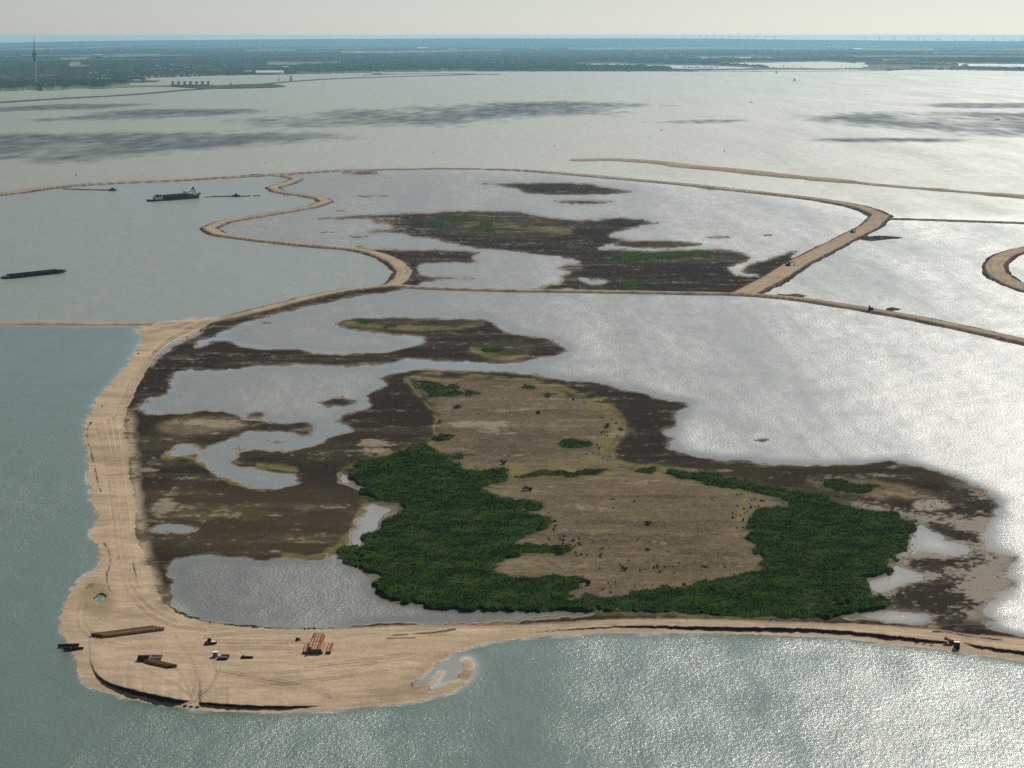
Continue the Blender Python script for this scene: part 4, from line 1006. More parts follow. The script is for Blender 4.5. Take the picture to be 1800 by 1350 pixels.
# ---- town and farm buildings on the far shore: (x, y, width px, height m, kind)
def building(x, y, wpx, h, kind, label, cat, group, depth=None, z=0.8):
    w = wpx * mpp(y); d = depth or max(9.0, w * 0.45)
    name = {'house': 'house', 'white': 'house', 'hall': 'warehouse', 'flat': 'apartment_block', 'barn': 'barn'}[kind]
    o = empty(name, at(x, y, z), random.uniform(-0.25, 0.25))
    tag(o, label, cat, group)
    wm = {'house': MAT_BRICK, 'white': MAT_WHITE, 'hall': MAT_WHITE, 'flat': MAT_PALE, 'barn': MAT_PALE}[kind]
    rm = {'house': MAT_TILE, 'white': MAT_WHITE, 'hall': MAT_WHITE, 'flat': MAT_ROOFG, 'barn': MAT_WHITE}[kind]
    s = Shape(); s.box((0, 0, h / 2 - 0.5), (w, d, h + 1.0)); s.build('wall', wm, o)
    s = Shape()
    if kind in ('flat',):
        s.box((0, 0, h + 0.35), (w + 0.8, d + 0.8, 0.7)); s.box((w * 0.2, 0, h + 1.8), (4, 4, 2.2))
    else:
        rh = d * (0.36 if kind in ('house', 'white') else 0.16)
        e = 0.5
        for sx in (-1, 1):
            pass
        A0 = [(-w/2-e, -d/2-e, h), (w/2+e, -d/2-e, h), (w/2+e, d/2+e, h), (-w/2-e, d/2+e, h), (-w/2-e, 0, h+rh), (w/2+e, 0, h+rh)]
        vs = [s.bm.verts.new(p) for p in A0]
        for f in ((0,1,5,4),(2,3,4,5),(1,2,5),(3,0,4),(3,2,1,0)): s.bm.faces.new([vs[i] for i in f])
    s.build('roof', rm, o)
    return o

QUAY = [(266,136.4),(269,136.2),(280,135.9),(288,135.6),(298,135.4),(309.5,135.2),(313,135),(324,134.4),(332,134.1),(335,134),(338,133.9),(343,133.7),(347,133.6)]
for x, y in QUAY:
    building(x, y, 1.9, 6.5, 'white', 'small bright white house in the row along the far harbour quay', 'house', 'white quay houses')
for x, y in [(172,142),(180,141.8),(186,141.6),(192,141.4),(268,124.5),(282,123.5),(290,123.4),(262,116.5),(301,126),(341,122),(349,121),(346,124),(332,121.5),(386,127),(391,116.5),(394,117.5)]:
    building(x, y, random.uniform(2.4, 3.4), 8, 'white', 'white house among the trees of the far town', 'house', 'white town houses')
for x, y in [(40,145),(22,150.5),(72,145.5),(100,145.2),(131,144),(150,139.5),(158,133.5),(210,138.5),(222,137),(232,139.8),(245,140.4),(310,128),(318,127.2),(330,130),(350,128),(362,127),(371,129),(402,129),(412,128.6),(205,133),(119,143.5),(92,146),(12,144)]:
    building(x, y, random.uniform(2.6, 4.6), 8.5, 'house', 'low brick house with tiled roof between trees in the far town', 'house', 'brick town houses')
SINGLE = [
    (172.5,98.2,13,8,'barn','long white barn in a field right of the tall tower','barn'),
    (153,98.6,6,7,'barn','short white barn just left of the longest barn behind the tower','barn'),
    (743,86.2,20,11,'hall','largest white hall in the far fields above the middle of the lake shore','hall'),
    (797,88,14,10,'hall','second white hall in the far fields, right of the largest one','hall'),
    (632,93.8,16,9,'hall','white hall by the green field at the edge of the far wood','hall'),
    (474,130.4,48,8,'hall','very long low white warehouse on the far shore near the landmark','warehouse'),
    (436,128,14,8,'hall','white warehouse left of the very long one on the far shore','warehouse'),
    (466,122.2,20,13,'flat','pale apartment block behind the very long white warehouse','apartment block'),
    (446,123,9,12,'flat','pale apartment block, left one behind the shore warehouses','apartment block'),
    (502,120.4,11,10,'hall','white hall at the right end of the far town','hall'),
    (276,118.4,5,12,'hall','gleaming white hall at the upper left of the far town','hall'),
    (301.5,117.6,4.6,13,'hall','gleaming white tall block in the middle of the far town','hall'),
    (392,116,6,16,'flat','pale apartment block standing above the town trees','apartment block'),
    (160,132.6,5,10,'hall','white tent-like hall among trees left of the harbour','hall'),
    (169,130.8,5,10,'hall','white hall just right of the tent-like hall left of the harbour','hall'),
    (254,143.6,4,18,'flat','pale tall block beside the harbour mouth','apartment block'),
    (240,143.5,12,6,'hall','long low white boat shed by the harbour','shed'),
    (90,145.5,10,7,'hall','long white roofed shed right of the tall tower foot','shed'),
    (1311,79.8,15,14,'hall','broad white hall on the far plain under the wind turbines','hall'),
    (1278,79.9,5,12,'hall','small white hall left of the broad one under the wind turbines','hall'),
    (1508,87.4,14,11,'hall','white glasshouse shed at the far right fields, left end','shed'),
    (1625,94.2,10,9,'barn','white barn on the far plain above the right lagoons','barn'),
    (1692,92.4,4,10,'barn','tiny white barn on the far plain at the right','barn'),
    (1635,87.6,5,11,'barn','small white barn furthest back on the right plain','barn'),
    (1488,86.2,5,10,'hall','small white hall behind the middle right lagoon','hall'),
    (1438,106.6,6,7,'white','white farmhouse on the bank above the right lagoon','house'),
    (940,86.8,14,9,'hall','pale low hall on the far fields near the centre','hall'),
    (847,80,6,13,'hall','tiny white hall near the horizon right of the two big ones','hall'),
    (64+600,130,16,6,'hall','low white shed at the wood edge by the lake shore','shed'),
    (698,124.2,6,6,'white','small white house at the foot of the far wood','house'),
    (394,81.5,3,13,'hall','bright white speck of a hall high on the left plain','hall'),
]
for x, y, w, h, k, lab, cat in SINGLE:
    building(x, y, w, h, k, lab, cat, None)

# ---- wind turbines on the horizon
def turbine(x, hub_y, y, ph):
    D = at(x, y); hh = CAM_H - (hub_y - HOR) / FOC * D.y
    o = empty('wind_turbine', D, random.uniform(-0.5, 0.5))
    s = Shape(); s.tube((0,0,0), (0,0,hh), 4.6, 2.8, 8); s.build('tower', MAT_WHITE, o)
    s = Shape(); s.box((0, 1, hh + 1), (6, 13, 6), bev=0.8); s.build('nacelle', MAT_WHITE, o)
    R_ = min(44, 182 - hh)
    for k in range(3):
        a = ph + k * 2 * math.pi / 3
        s = Shape(); s.tube((0, -6, hh), (R_*math.sin(a), -6, hh + R_*math.cos(a)), 3.0, 1.0, 5)
        s.build('blade', MAT_WHITE, o)
    return o
TURB = [1203,1216,1229,1242.5,1256,1270,1284.5,1299,1314,1329.5,1345.5,1362,1520.5,1546,1571.5,1597.5,1614.5,1624,1646,1651,1678.5,1707.5,1711,1735.5,1744.5,1766,1780,1796]
for i, x in enumerate(TURB):
    o = turbine(x, np.interp(x, [1200,1362,1520,1800],[64.1,64.7,66.3,70.0]), np.interp(x, [1200,1800],[80.5,84.5]), random.uniform(0, 2))
    tag(o, 'pale wind turbine in the row of twelve on the left of the horizon line' if i < 12 else 'pale wind turbine in the spaced row at the right end of the horizon', 'wind turbine', 'wind turbines on the left row' if i < 12 else 'wind turbines on the right row')
for x, lab in ((1422.5, 'left of two thin radio masts on the horizon between the turbine rows'), (1434, 'right of two thin radio masts on the horizon between the turbine rows')):
    p = at(x, 82); hh = CAM_H + (HOR - 61.9) / FOC * p.y
    s = Shape(); s.tube((0,0,0), (0,0,hh), 2.0, 1.0, 5); tag(s.build('radio_mast', MAT_WHITE, None, p), lab, 'mast')

# ---- trees and shrubs
def leaf_mesh(name, n, rx, rz, z0, size, seed, dome=True, lumps=6):
    """many leaf clumps spread through a crown"""
    r = np.random.default_rng(seed)
    cen = r.normal(0, 0.45, (lumps, 3)); cen[:, 2] = np.abs(cen[:, 2]) * 0.9 if dome else cen[:, 2]
    V = np.zeros((n * 4, 3), np.float32)
    for i in range(n):
        c = cen[r.integers(lumps)] * 0.75 + r.normal(0, 0.30, 3)
        if dome: c[2] = abs(c[2])
        p = np.array([c[0] * rx, c[1] * rx, c[2] * rz + z0])
        d1 = r.normal(0, 1, 3); d1 /= np.linalg.norm(d1); d2 = np.cross(d1, r.normal(0, 1, 3)); d2 /= np.linalg.norm(d2)
        s_ = size * r.uniform(0.6, 1.3)
        V[4 * i:4 * i + 4] = [p - d1 * s_, p - d2 * s_ * 0.6, p + d1 * s_, p + d2 * s_ * 0.6]
    V[:, 2] = np.maximum(V[:, 2], 0.02)
    return V, np.arange(n * 4).reshape(n, 4)

def leaf_material(name, c1, c2, scale):
    m, nt, b = new_mat(name)
    N, Lk = nt.nodes, nt.links
    geo = N.new('ShaderNodeNewGeometry')
    no = N.new('ShaderNodeTexNoise'); no.inputs['Scale'].default_value = scale; no.inputs['Detail'].default_value = 4
    Lk.new(geo.outputs['Position'], no.inputs['Vector'])
    ri = N.new('ShaderNodeMath'); ri.operation = 'MULTIPLY_ADD'; ri.inputs[1].default_value = 0.3; 
    Lk.new(geo.outputs['Random Per Island'], ri.inputs[0]); Lk.new(no.outputs['Fac'], ri.inputs[2])
    r = N.new('ShaderNodeValToRGB')
    r.color_ramp.elements[0].position = 0.45; r.color_ramp.elements[0].color = (*c1, 1)
    r.color_ramp.elements[1].position = 0.85; r.color_ramp.elements[1].color = (*c2, 1)
    Lk.new(ri.outputs[0], r.inputs['Fac']); Lk.new(r.outputs['Color'], b.inputs['Base Color'])
    b.inputs['Roughness'].default_value = 0.9; b.inputs['IOR'].default_value = 1.02
    # leaves of a clump face the light on the whole: blend the leaf normal with straight up
    va = N.new('ShaderNodeVectorMath'); va.operation = 'MULTIPLY_ADD'; va.inputs[1].default_value = (0.55, 0.55, 0.55); va.inputs[2].default_value = (0, 0, 0.6)
    vn = N.new('ShaderNodeVectorMath'); vn.operation = 'NORMALIZE'
    Lk.new(geo.outputs['Normal'], va.inputs[0]); Lk.new(va.outputs[0], vn.inputs[0]); Lk.new(vn.outputs[0], b.inputs['Normal'])
    return m
MAT_WILLOW = leaf_material('willow_leaves', (0.014, 0.033, 0.005), (0.044, 0.070, 0.011), 0.10)
MAT_SHRUB = leaf_material('shrub_leaves', (0.030, 0.056, 0.010), (0.075, 0.105, 0.022), 0.3)
MAT_CROWN = leaf_material('tree_leaves', (0.028, 0.055, 0.02), (0.055, 0.09, 0.03), 0.05)
MAT_BARK = plain('bark', (0.09, 0.07, 0.05), 0.9, scale=1)

def tree_meshes(seed):
    V, F_ = leaf_mesh('crown', 130, 5.2, 7.5, 0, 1.5, seed, dome=False, lumps=7)
    V[:, 2] += 8.5
    cm = np_mesh('crown', V, F_); cm.materials.append(MAT_CROWN)
    s = Shape(); s.tube((0,0,-1), (0,0,9), 0.5, 0.25, 7)
    for k in range(4):
        a = k * 1.7 + seed; s.tube((0,0,4 + k), (2.4*math.cos(a), 2.4*math.sin(a), 7.5 + k), 0.2, 0.08, 5)
    tm = s.mesh('trunk'); tm.materials.append(MAT_BARK)
    return cm, tm
TREES = [tree_meshes(k) for k in range(3)]
def tree(x, y, h, label, group=None, z=1.0):
    o = empty('tree', at(x, y, z), random.uniform(0, 6.2)); tag(o, label, 'tree', group)
    cm, tm = random.choice(TREES)
    c = mesh_obj('crown', cm, None, o); tr = mesh_obj('trunk', tm, None, o)
    o.scale = (h / 15, h / 15, h / 15)
    return o
tree(406, 152.6, 14, 'round dark tree standing alone on the green dam right of the sluice towers', z=2.4)
for x, y, h in [(1259,113,13),(1275,113.4,11),(1286,113.6,19),(1291,114,15),(1295,114.4,15),(1298,114.2,19),(1309,115.2,17),(1315,116,11),(1323,116.4,13),(1334,117.6,17),(1339,117.8,19),(1344,118,15),(1377,119.4,15),(1395,120.2,11),(1407.5,120.4,11),(1386,120,8),(1360,119.4,9)]:
    tree(x, y, h, 'dark tree on the low dam between the lagoons right of the far centre', 'trees on the lagoon dam')
for k in range(22):
    tree(1201 + k * 2.85 + random.uniform(-1, 1), 121.6, random.uniform(10, 16), 'tree in the dense row on the near bank of the far lagoons', 'tree row on the lagoon bank')
for x in (1478, 1487.5, 1495, 1518):
    tree(x, 120.4, random.uniform(9, 13), 'tree standing apart on the shore right of the widest far lagoon', 'trees right of the widest lagoon')
for x in (1538,1557.5,1581,1603,1607,1614.5,1620,1627,1634,1641,1650,1655,1665,1676,1697,1722.5,1731,1739.5,1782,1786,1793):
    tree(x, np.interp(x, [1500,1800],[113.6,118.6]), random.uniform(7, 13), 'tree on the rough grass bank behind the shore at the far right', 'trees on the right bank')
for k in range(26):
    x = random.uniform(1530, 1800); y = random.uniform(117, 123)
    tree(x, y + 0.3, random.uniform(5, 9), 'small round bush on the rough grass land at the far right shore', 'bushes on the right shore')

# ================================================================== VESSELS AND BUOYS
def hull_rings(L_, B_, D_, bow=0.16, stern=0.06, flare=0.9, sheer=0.0, nst=9):
    rings = []
    for i in range(nst):
        t = i / (nst - 1); x = (t - 0.5) * L_
        w = B_ / 2
        if t > 1 - bow: w *= max(0.06, max(0.0, math.cos((t - (1 - bow)) / bow * math.pi / 2)) ** 0.7)
        if t < stern: w *= 0.75 + 0.25 * t / max(stern, 1e-3)
        zt_ = D_ + sheer * (2 * t - 1) ** 2
        rings.append([(x, -w * flare, -0.8), (x, -w, 0.4), (x, -w, zt_), (x, w, zt_), (x, w, 0.4), (x, w * flare, -0.8)])
    return rings

def line_place(x0, y0, x1, y1):
    a = at(x0, y0); b = at(x1, y1)
    return (a + b) / 2, (b - a).length, math.atan2((b - a).y, (b - a).x)

# empty spoil barge on the left
c_, L_, rz = line_place(6, 490, 114, 478.5)
bg = empty('barge', c_, rz); tag(bg, 'long black empty barge with open hold lying alone on the left water', 'barge')
s = Shape(); s.loft(hull_rings(L_, 9.4, 0.9, 0.07, 0.05)); s.build('hull', MAT_STEELD, bg)
s = Shape()
for sy in (-1, 1): s.box((0, sy * 3.9, 1.75), (L_ * 0.80, 0.35, 1.7)); s.box((0, sy * 4.0, 2.65), (L_ * 0.80, 0.7, 0.14))
for sx in (-1, 1): s.box((sx * L_ * 0.40, 0, 1.75), (0.35, 7.45, 1.7))
s.build('coaming', MAT_NAVY, bg)
s = Shape(); s.box((0, 0, 0.96), (L_ * 0.79, 7.3, 0.1)); s.build('hold_floor', MAT_RUSTD, bg)
s = Shape(); s.box((L_ * 0.455, 0, 1.25), (L_ * 0.06, 6.2, 0.7)); s.box((-L_ * 0.455, 0, 1.25), (L_ * 0.06, 6.2, 0.7)); s.build('end_deck', MAT_STEELD, bg)
s = Shape(); s.box((L_ * 0.44, -1.2, 2.2), (2.4, 2.2, 1.6), bev=0.1); s.build('winch_house', MAT_PALE, bg)
for sx, sy in ((-0.46, -2), (-0.46, 2), (0.475, -2), (0.475, 2), (-0.43, 0)):
    s = Shape(); s.tube((L_ * sx, sy, 1.3), (L_ * sx, sy, 2.4), 0.35, 0.35, 8); s.build('bollard', MAT_GREYP, bg)

# dredging vessel with pusher
c_, L_, rz = line_place(288, 352.3, 350.5, 347.2)
dr_ = empty('dredging_ship', c_, rz); tag(dr_, 'dark dredging ship with A-frame crane and open hopper on the upper left water', 'ship')
s = Shape(); s.loft(hull_rings(L_, 12.5, 2.6, 0.14, 0.04, sheer=1.2)); s.build('hull', MAT_NAVY, dr_)
s = Shape()
for sy in (-1, 1): s.box((-L_ * 0.16, sy * 5.2, 4.3), (L_ * 0.56, 0.4, 3.0))
s.box((-L_ * 0.44, 0, 4.3), (0.4, 10.0, 3.0)); s.box((L_ * 0.12, 0, 4.3), (0.4, 10.0, 3.0)); s.build('hopper', MAT_STEELD, dr_)
s = Shape(); s.box((-L_ * 0.16, 0, 3.3), (L_ * 0.55, 9.9, 0.2)); s.build('hopper_floor', MAT_RUSTD, dr_)
s = Shape(); s.box((L_ * 0.13, 0, 4.8), (6, 6.5, 4.4), bev=0.15); s.box((L_ * 0.13, 0, 7.6), (4.2, 5.0, 1.6), bev=0.1); dh = s.build('deck_house', MAT_WHITE, dr_)
s = Shape(); s.box((L_ * 0.13, -2.53, 7.7), (3.4, 0.08, 0.8)); s.build('window', MAT_GLASS, dh)
s = Shape(); s.box((L_ * 0.22, -1.0, 4.6), (8, 5.5, 2.2), bev=0.15); s.build('engine_cover', MAT_ORANGE, dr_)
s = Shape(); s.box((L_ * 0.30, -2.0, 4.0), (6, 6.5, 1.4), bev=0.15); s.build('pump_cover', MAT_PALE, dr_)
s = Shape(); s.tube((L_ * 0.10, 3, 4), (L_ * 0.10, 3, 10.5), 0.35, 0.2, 6); s.tube((L_ * 0.10, 1.5, 9), (L_ * 0.10, 4.5, 9), 0.12, n=5); s.build('mast', MAT_PALE, dr_)
s = Shape(); s.tube((L_ * 0.255, -3, 3.5), (L_ * 0.325, 0, 12.6), 0.5, 0.4, 6); s.tube((L_ * 0.255, 3, 3.5), (L_ * 0.325, 0, 12.6), 0.5, 0.4, 6); s.build('crane_leg', MAT_STEELD, dr_)
s = Shape(); s.tube((L_ * 0.325, 0, 12.6), (L_ * 0.40, 0, 4.5), 0.6, 0.6, 6); s.build('crane_boom', MAT_STEELD, dr_)
s = Shape(); s.box((L_ * 0.405, 0, 4.3), (7, 8, 2.0), bev=0.2); s.build('fore_deck', MAT_NAVY, dr_)
s = Shape(); s.tube((L_ * 0.46, 0, 4.5), (L_ * 0.53, 0, 5.6), 0.7, 0.6, 8); s.build('bow_pipe', MAT_RUSTD, dr_)
c_, L2_, rz = line_place(261, 354.2, 286.5, 352.4)
pt = empty('pusher_tug', c_, rz); tag(pt, 'white and grey pusher tug lying against the stern of the dredging ship', 'tug')
s = Shape(); s.loft(hull_rings(L2_, 9, 1.5, 0.2, 0.06, sheer=0.5)); s.build('hull', MAT_STEELD, pt)
s = Shape(); s.box((L2_ * 0.12, 0, 2.9), (L2_ * 0.42, 6.4, 2.9), bev=0.15); s.build('cabin', MAT_WHITE, pt)
s = Shape(); s.box((L2_ * 0.2, 0, 5.6), (5.4, 5.4, 2.4), bev=0.15); wh = s.build('wheelhouse', MAT_NAVY, pt)
s = Shape(); s.box((L2_ * 0.2, -2.74, 5.9), (4.4, 0.08, 1.0)); s.build('window', MAT_GLASS, wh)
s = Shape(); s.tube((-L2_ * 0.12, 0, 1.5), (-L2_ * 0.12, 0, 6.4), 0.6, 0.5, 8); s.build('funnel', MAT_STEELD, pt)
s = Shape(); s.box((-L2_ * 0.30, 0, 2.0), (L2_ * 0.24, 5.5, 0.9), bev=0.1); s.build('aft_deck', MAT_PALE, pt)

def floating_line(pts, label, gap=0.0, head=True):
    P = [at(*p) for p in dense(pts, 4)]
    o = empty('floating_pipeline', P[0]); tag(o, label, 'pipeline')
    s = Shape()
    for a, b in zip(P[:-1], P[1:]):
        if gap and random.random() < gap: continue
        s.tube(a - P[0] + Vector((0,0,0.5)), b - P[0] + Vector((0,0,0.5)), 0.45, n=6)
    s.build('pipe', MAT_RUSTD, o)
    for a, b in zip(P[:-1], P[1:]):
        if gap and random.random() < gap: continue
        m_ = (a + b) / 2 - P[0]
        s = Shape(); d = (b - a).normalized() * (b - a).length * 0.36
        s.tube(m_ - d, m_ + d, 1.0, n=8); s.build('float', MAT_STEELD, o)
    if head:
        s = Shape(); m_ = P[-1] - P[0]; s.box((m_.x, m_.y, 1.0), (9, 6, 1.8), bev=0.2); s.box((m_.x, m_.y, 2.6), (3, 3, 1.6), bev=0.1); s.build('pontoon', MAT_NAVY, o)
    return o
floating_line([(360,347),(372,346),(385,345.8),(415,345.6)], 'dark floating pipeline drifting just right of the dredging ship')
floating_line([(418,345.6),(440,345),(458,344.4)], 'short broken floating pipeline near the curved sand dike, right of the first', 0.35, False)
floating_line([(110,332.6),(140,333.6),(170,334.4),(190,334.6),(198,335)], 'floating pipeline with a pontoon at its tip below the upper left dike')
floating_line([(498,343.4),(515,342.4),(530,342.2)], 'short floating pipeline touching the inside of the curved dike', 0, False)

def yacht(x, y, L_, mast, label, hullm, sail=None, cat='sailboat', rz=None):
    o = empty('sailboat', at(x, y), random.uniform(-0.6, 0.6) if rz is None else rz); tag(o, label, cat)
    s = Shape(); s.loft(hull_rings(L_, L_ * 0.3, 1.0, 0.45, 0.1, 0.6, 0.3)); s.build('hull', hullm, o)
    s = Shape(); s.box((-L_ * 0.05, 0, 1.5), (L_ * 0.3, L_ * 0.17, 0.9), bev=0.15); s.build('cabin', MAT_WHITE, o)
    if mast:
        s = Shape(); s.tube((L_ * 0.08, 0, 1), (L_ * 0.08, 0, mast), 0.16, 0.1, 6); s.build('mast', MAT_MASTG, o)
        s = Shape(); s.tube((L_ * 0.08, 0, 2.2), (-L_ * 0.4, 0, 2.2), 0.14, n=6); s.build('boom', MAT_MASTG, o)
        if sail:
            s = Shape(); s.bm.faces.new([s.bm.verts.new(p) for p in ((L_*0.07, 0.05, 2.5), (-L_*0.38, 0.3, 2.5), (-L_*0.12, 0.35, mast*0.55), (L_*0.07, 0.05, mast*0.97))])
            s.bm.faces.new([s.bm.verts.new(p) for p in ((L_*0.47, 0, 1.5), (L_*0.1, 0.3, 2.2), (L_*0.09, 0.05, mast*0.85))])
            s.build('sail', sail, o)
    return o
MAT_SAIL = plain('sail_cloth', (0.75, 0.72, 0.66), 0.8, scale=0.3, var=0.08)
MAT_SAILR = plain('rusty_sail_cloth', (0.50, 0.28, 0.20), 0.8, scale=0.3)
yacht(1320, 180.3, 11, 12, 'dark sailboat with bare mast alone in the middle of the right far water', MAT_NAVY, rz=0.3)
yacht(1753.5, 211, 12, 14, 'dark sailboat with tall bare mast nearest on the right, in the cloud shadow', MAT_NAVY, rz=2.8)
yacht(1396.5, 142.5, 11, 15, 'small sailboat under pale sail farther out on the glittering lake', MAT_WHITE, MAT_SAIL)
yacht(1364.5, 129, 12, 15, 'small sailboat with reddish sail close to the far dam', MAT_WHITE, MAT_SAILR)
yacht(1574, 134, 14, 0, 'low dark motor boat off the far right shore', MAT_NAVY, cat='boat', rz=0.1)
yacht(1613.5, 125, 13, 0, 'tiny motor boat against the far right shore line', MAT_STEELD, cat='boat', rz=0.0)
yacht(1162.5, 229.5, 4.5, 0, 'tiny dark motor boat alone in the centre of the lake', MAT_NAVY, cat='boat', rz=0.4)
yacht(490, 142.2, 11, 13, 'small white sailboat in the harbour water left of the lattice landmark', MAT_WHITE, MAT_SAIL)

def buoy(x, y, label, mat):
    o = empty('buoy', at(x, y)); tag(o, label, 'buoy')
    s = Shape(); s.tube((0,0,-0.4), (0,0,0.5), 0.9, 0.9, 10); s.build('float', mat, o)
    s = Shape(); s.tube((0,0,0.5), (0,0,3.0), 0.5, 0.15, 8); s.tube((0,0,3.0), (0,0,3.5), 0.35, 0.05, 8); s.build('topmark', mat, o)
buoy(134, 308.5, 'leftmost small dark buoy beyond the upper left dike', MAT_RUSTD)
buoy(467, 287.5, 'small reddish buoy above the head of the curved dike', MAT_RUST)
buoy(975, 257.5, 'small dark buoy left of the sand bar in the lake', MAT_STEELD)
buoy(1273.5, 267, 'small dark buoy behind the long sand bar', MAT_STEELD)
buoy(762, 269, 'small dark buoy beyond the middle of the upper dike', MAT_STEELD)

# ================================================================== THINGS ON THE SAND
def gz(x, y):
    """level of the ground drawn at photograph pixel (x, y)"""
    i = int(np.clip(y - RY0, 0, RH - 1)); j = int(np.clip(x - RX0, 0, RW - 1))
    return float(height[i, j] + dheight[i, j] * min(1, max(0, (L[i, j] - 0.35) * 2)))
def on(x, y, dz=0.0):
    h = float(height[int(np.clip(y - RY0, 0, RH - 1)), int(np.clip(x - RX0, 0, RW - 1))])
    p = at(x, y, h); p.z = gz(x, y) + dz
    return p

def pipe_mesh(L_, r, flange=True, n=14):
    """open tube along X with wall thickness and end collars"""
    bm = bmesh.new()
    def ring(x, rr): return [bm.verts.new((x, rr * math.cos(2*math.pi*k/n), rr * math.sin(2*math.pi*k/n))) for k in range(n)]
    prof = [(-L_/2 + 0.9, r*0.86), (-L_/2, r*0.86)]
    if flange: prof += [(-L_/2, r*1.1), (-L_/2 + 0.12, r*1.1), (-L_/2 + 0.12, r)]
    else: prof += [(-L_/2, r)]
    prof += [(-L_/6, r), (L_/6, r)]
    if flange: prof += [(L_/2 - 0.12, r), (L_/2 - 0.12, r*1.1), (L_/2, r*1.1)]
    else: prof += [(L_/2, r)]
    prof += [(L_/2, r*0.86), (L_/2 - 0.9, r*0.86)]
    rs = [ring(*p) for p in prof]
    for a, b in zip(rs[:-1], rs[1:]):
        for k in range(n): bm.faces.new((a[k], a[(k+1) % n], b[(k+1) % n], b[k]))
    bm.faces.new(rs[0]); bm.faces.new(rs[-1][::-1])
    bmesh.ops.recalc_face_normals(bm, faces=bm.faces)
    me = bpy.data.meshes.new('steel_pipe'); bm.to_mesh(me); bm.free()
    return me
def put_pipe(me, mat, p, rz, label, group, tilt=0.0, name='steel_pipe'):
    o = bpy.data.objects.new(name, me); COL.objects.link(o)
    if not me.materials: me.materials.append(mat)
    o.location = p; o.rotation_euler = (random.uniform(0, 6), tilt, rz)
    return tag(o, label, 'pipe', group)

# long rusty pipes at the west side
a_ = on(171, 1120.5); b_ = on(279.5, 1106.5); d_ = (b_ - a_); rz = math.atan2(d_.y, d_.x); nrm = Vector((-math.sin(rz), math.cos(rz), 0))
lp = pipe_mesh(d_.length, 0.47)
ORD = ['nearest of the four long rusty pipes lying together on the west sand', 'second from the front of the four long rusty pipes on the west sand', 'third from the front of the four long rusty pipes on the west sand', 'farthest of the four long rusty pipes lying together on the west sand']
for k in range(4):
    p = (a_ + b_) / 2 + nrm * ((k - 1.0) * 1.12) + d_.normalized() * (-0.75 * (k - 1.5)); p.z = gz(225, 1114) + 0.5
    m_ = lp if k else lp.copy()
    if not k: lp.materials.clear()
    put_pipe(m_, MAT_RUSTP if k == 0 else MAT_RUST, p, rz + 0.004 * (k - 1), ORD[k], 'long rusty pipes on the west sand')

# two black pipes across the waterline
for (x0, y0, x1, y1, lab) in ((102, 1136.2, 139, 1134.0, 'black pipe half in the water at the west shore, the farther of two'), (112, 1141.2, 146.5, 1140.2, 'black pipe half in the water at the west shore, the nearer of two')):
    a_, b_ = at(x0, y0, 0.3), at(x1, y1, 0.5); d_ = b_ - a_
    put_pipe(pipe_mesh(d_.length, 0.50), MAT_RUSTD, (a_ + b_) / 2 + Vector((0,0,0.15)), math.atan2(d_.y, d_.x), lab, None)
s = Shape(); s.box((0,0,0.35), (0.7, 0.7, 0.8), bev=0.06); s.tube((0.0,-0.3,0.3), (-0.1,-1.0,-0.1), 0.15, n=6); tag(s.build('mooring_block', MAT_STEELD, None, at(124.5, 1143.2, 0.1)), 'small black mooring block in front of the two black shore pipes', 'block')

# short grey pipes
sp = pipe_mesh(3.1, 0.42)
b0 = on(250.5, 1163)
LAB = ['front bottom pipe, dark, in the short grey pipe heap', 'second pipe behind the front of the short grey pipe heap', 'third pipe from the front in the short grey pipe heap', 'rearmost pipe of the short grey pipe heap', 'upper front pipe resting on the short grey pipe heap', 'upper rear pipe resting on the short grey pipe heap']
for k, (dy, dz, m_) in enumerate(((0.2, 0.45, 'd'), (1.25, 0.45, 'd'), (3.2, 0.45, 'g'), (4.4, 0.45, 'g'), (0.75, 1.24, 'd'), (2.2, 1.05, 'g'))):
    me_ = sp.copy(); me_.materials.clear()
    put_pipe(me_, MAT_GREYP if m_ == 'g' else MAT_RUSTD, b0 + Vector((random.uniform(-0.15, 0.2), dy, dz)), 0.02 * (k - 2), LAB[k], 'short grey pipe heap')
b1 = on(273.4, 1160.5)
for k, lab in enumerate(('nearer of two short grey pipes right of the grey heap', 'farther of two short grey pipes right of the grey heap')):
    me_ = sp.copy(); me_.materials.clear()
    put_pipe(me_, MAT_GREYP, b1 + Vector((0.1 - 0.15 * k, 0.3 + 2.6 * k, 0.45)), -0.03, lab, 'pair of short grey pipes')
a_ = on(255.5, 1165); b_ = on(297, 1174.5); d_ = b_ - a_; rz = math.atan2(d_.y, d_.x); nrm = Vector((-math.sin(rz), math.cos(rz), 0))
mp_ = pipe_mesh(d_.length, 0.42)
for k, lab in enumerate(('nearest of three brown pipes lying aslant before the grey heap', 'middle one of three brown pipes lying aslant before the grey heap', 'farthest of three brown pipes lying aslant before the grey heap')):
    me_ = mp_.copy(); me_.materials.clear()
    put_pipe(me_, MAT_RUST, (a_ + b_) / 2 + nrm * (0.95 * k) + d_.normalized() * (0.45 * k) + Vector((0,0,0.45)), rz, lab, 'three aslant brown pipes')

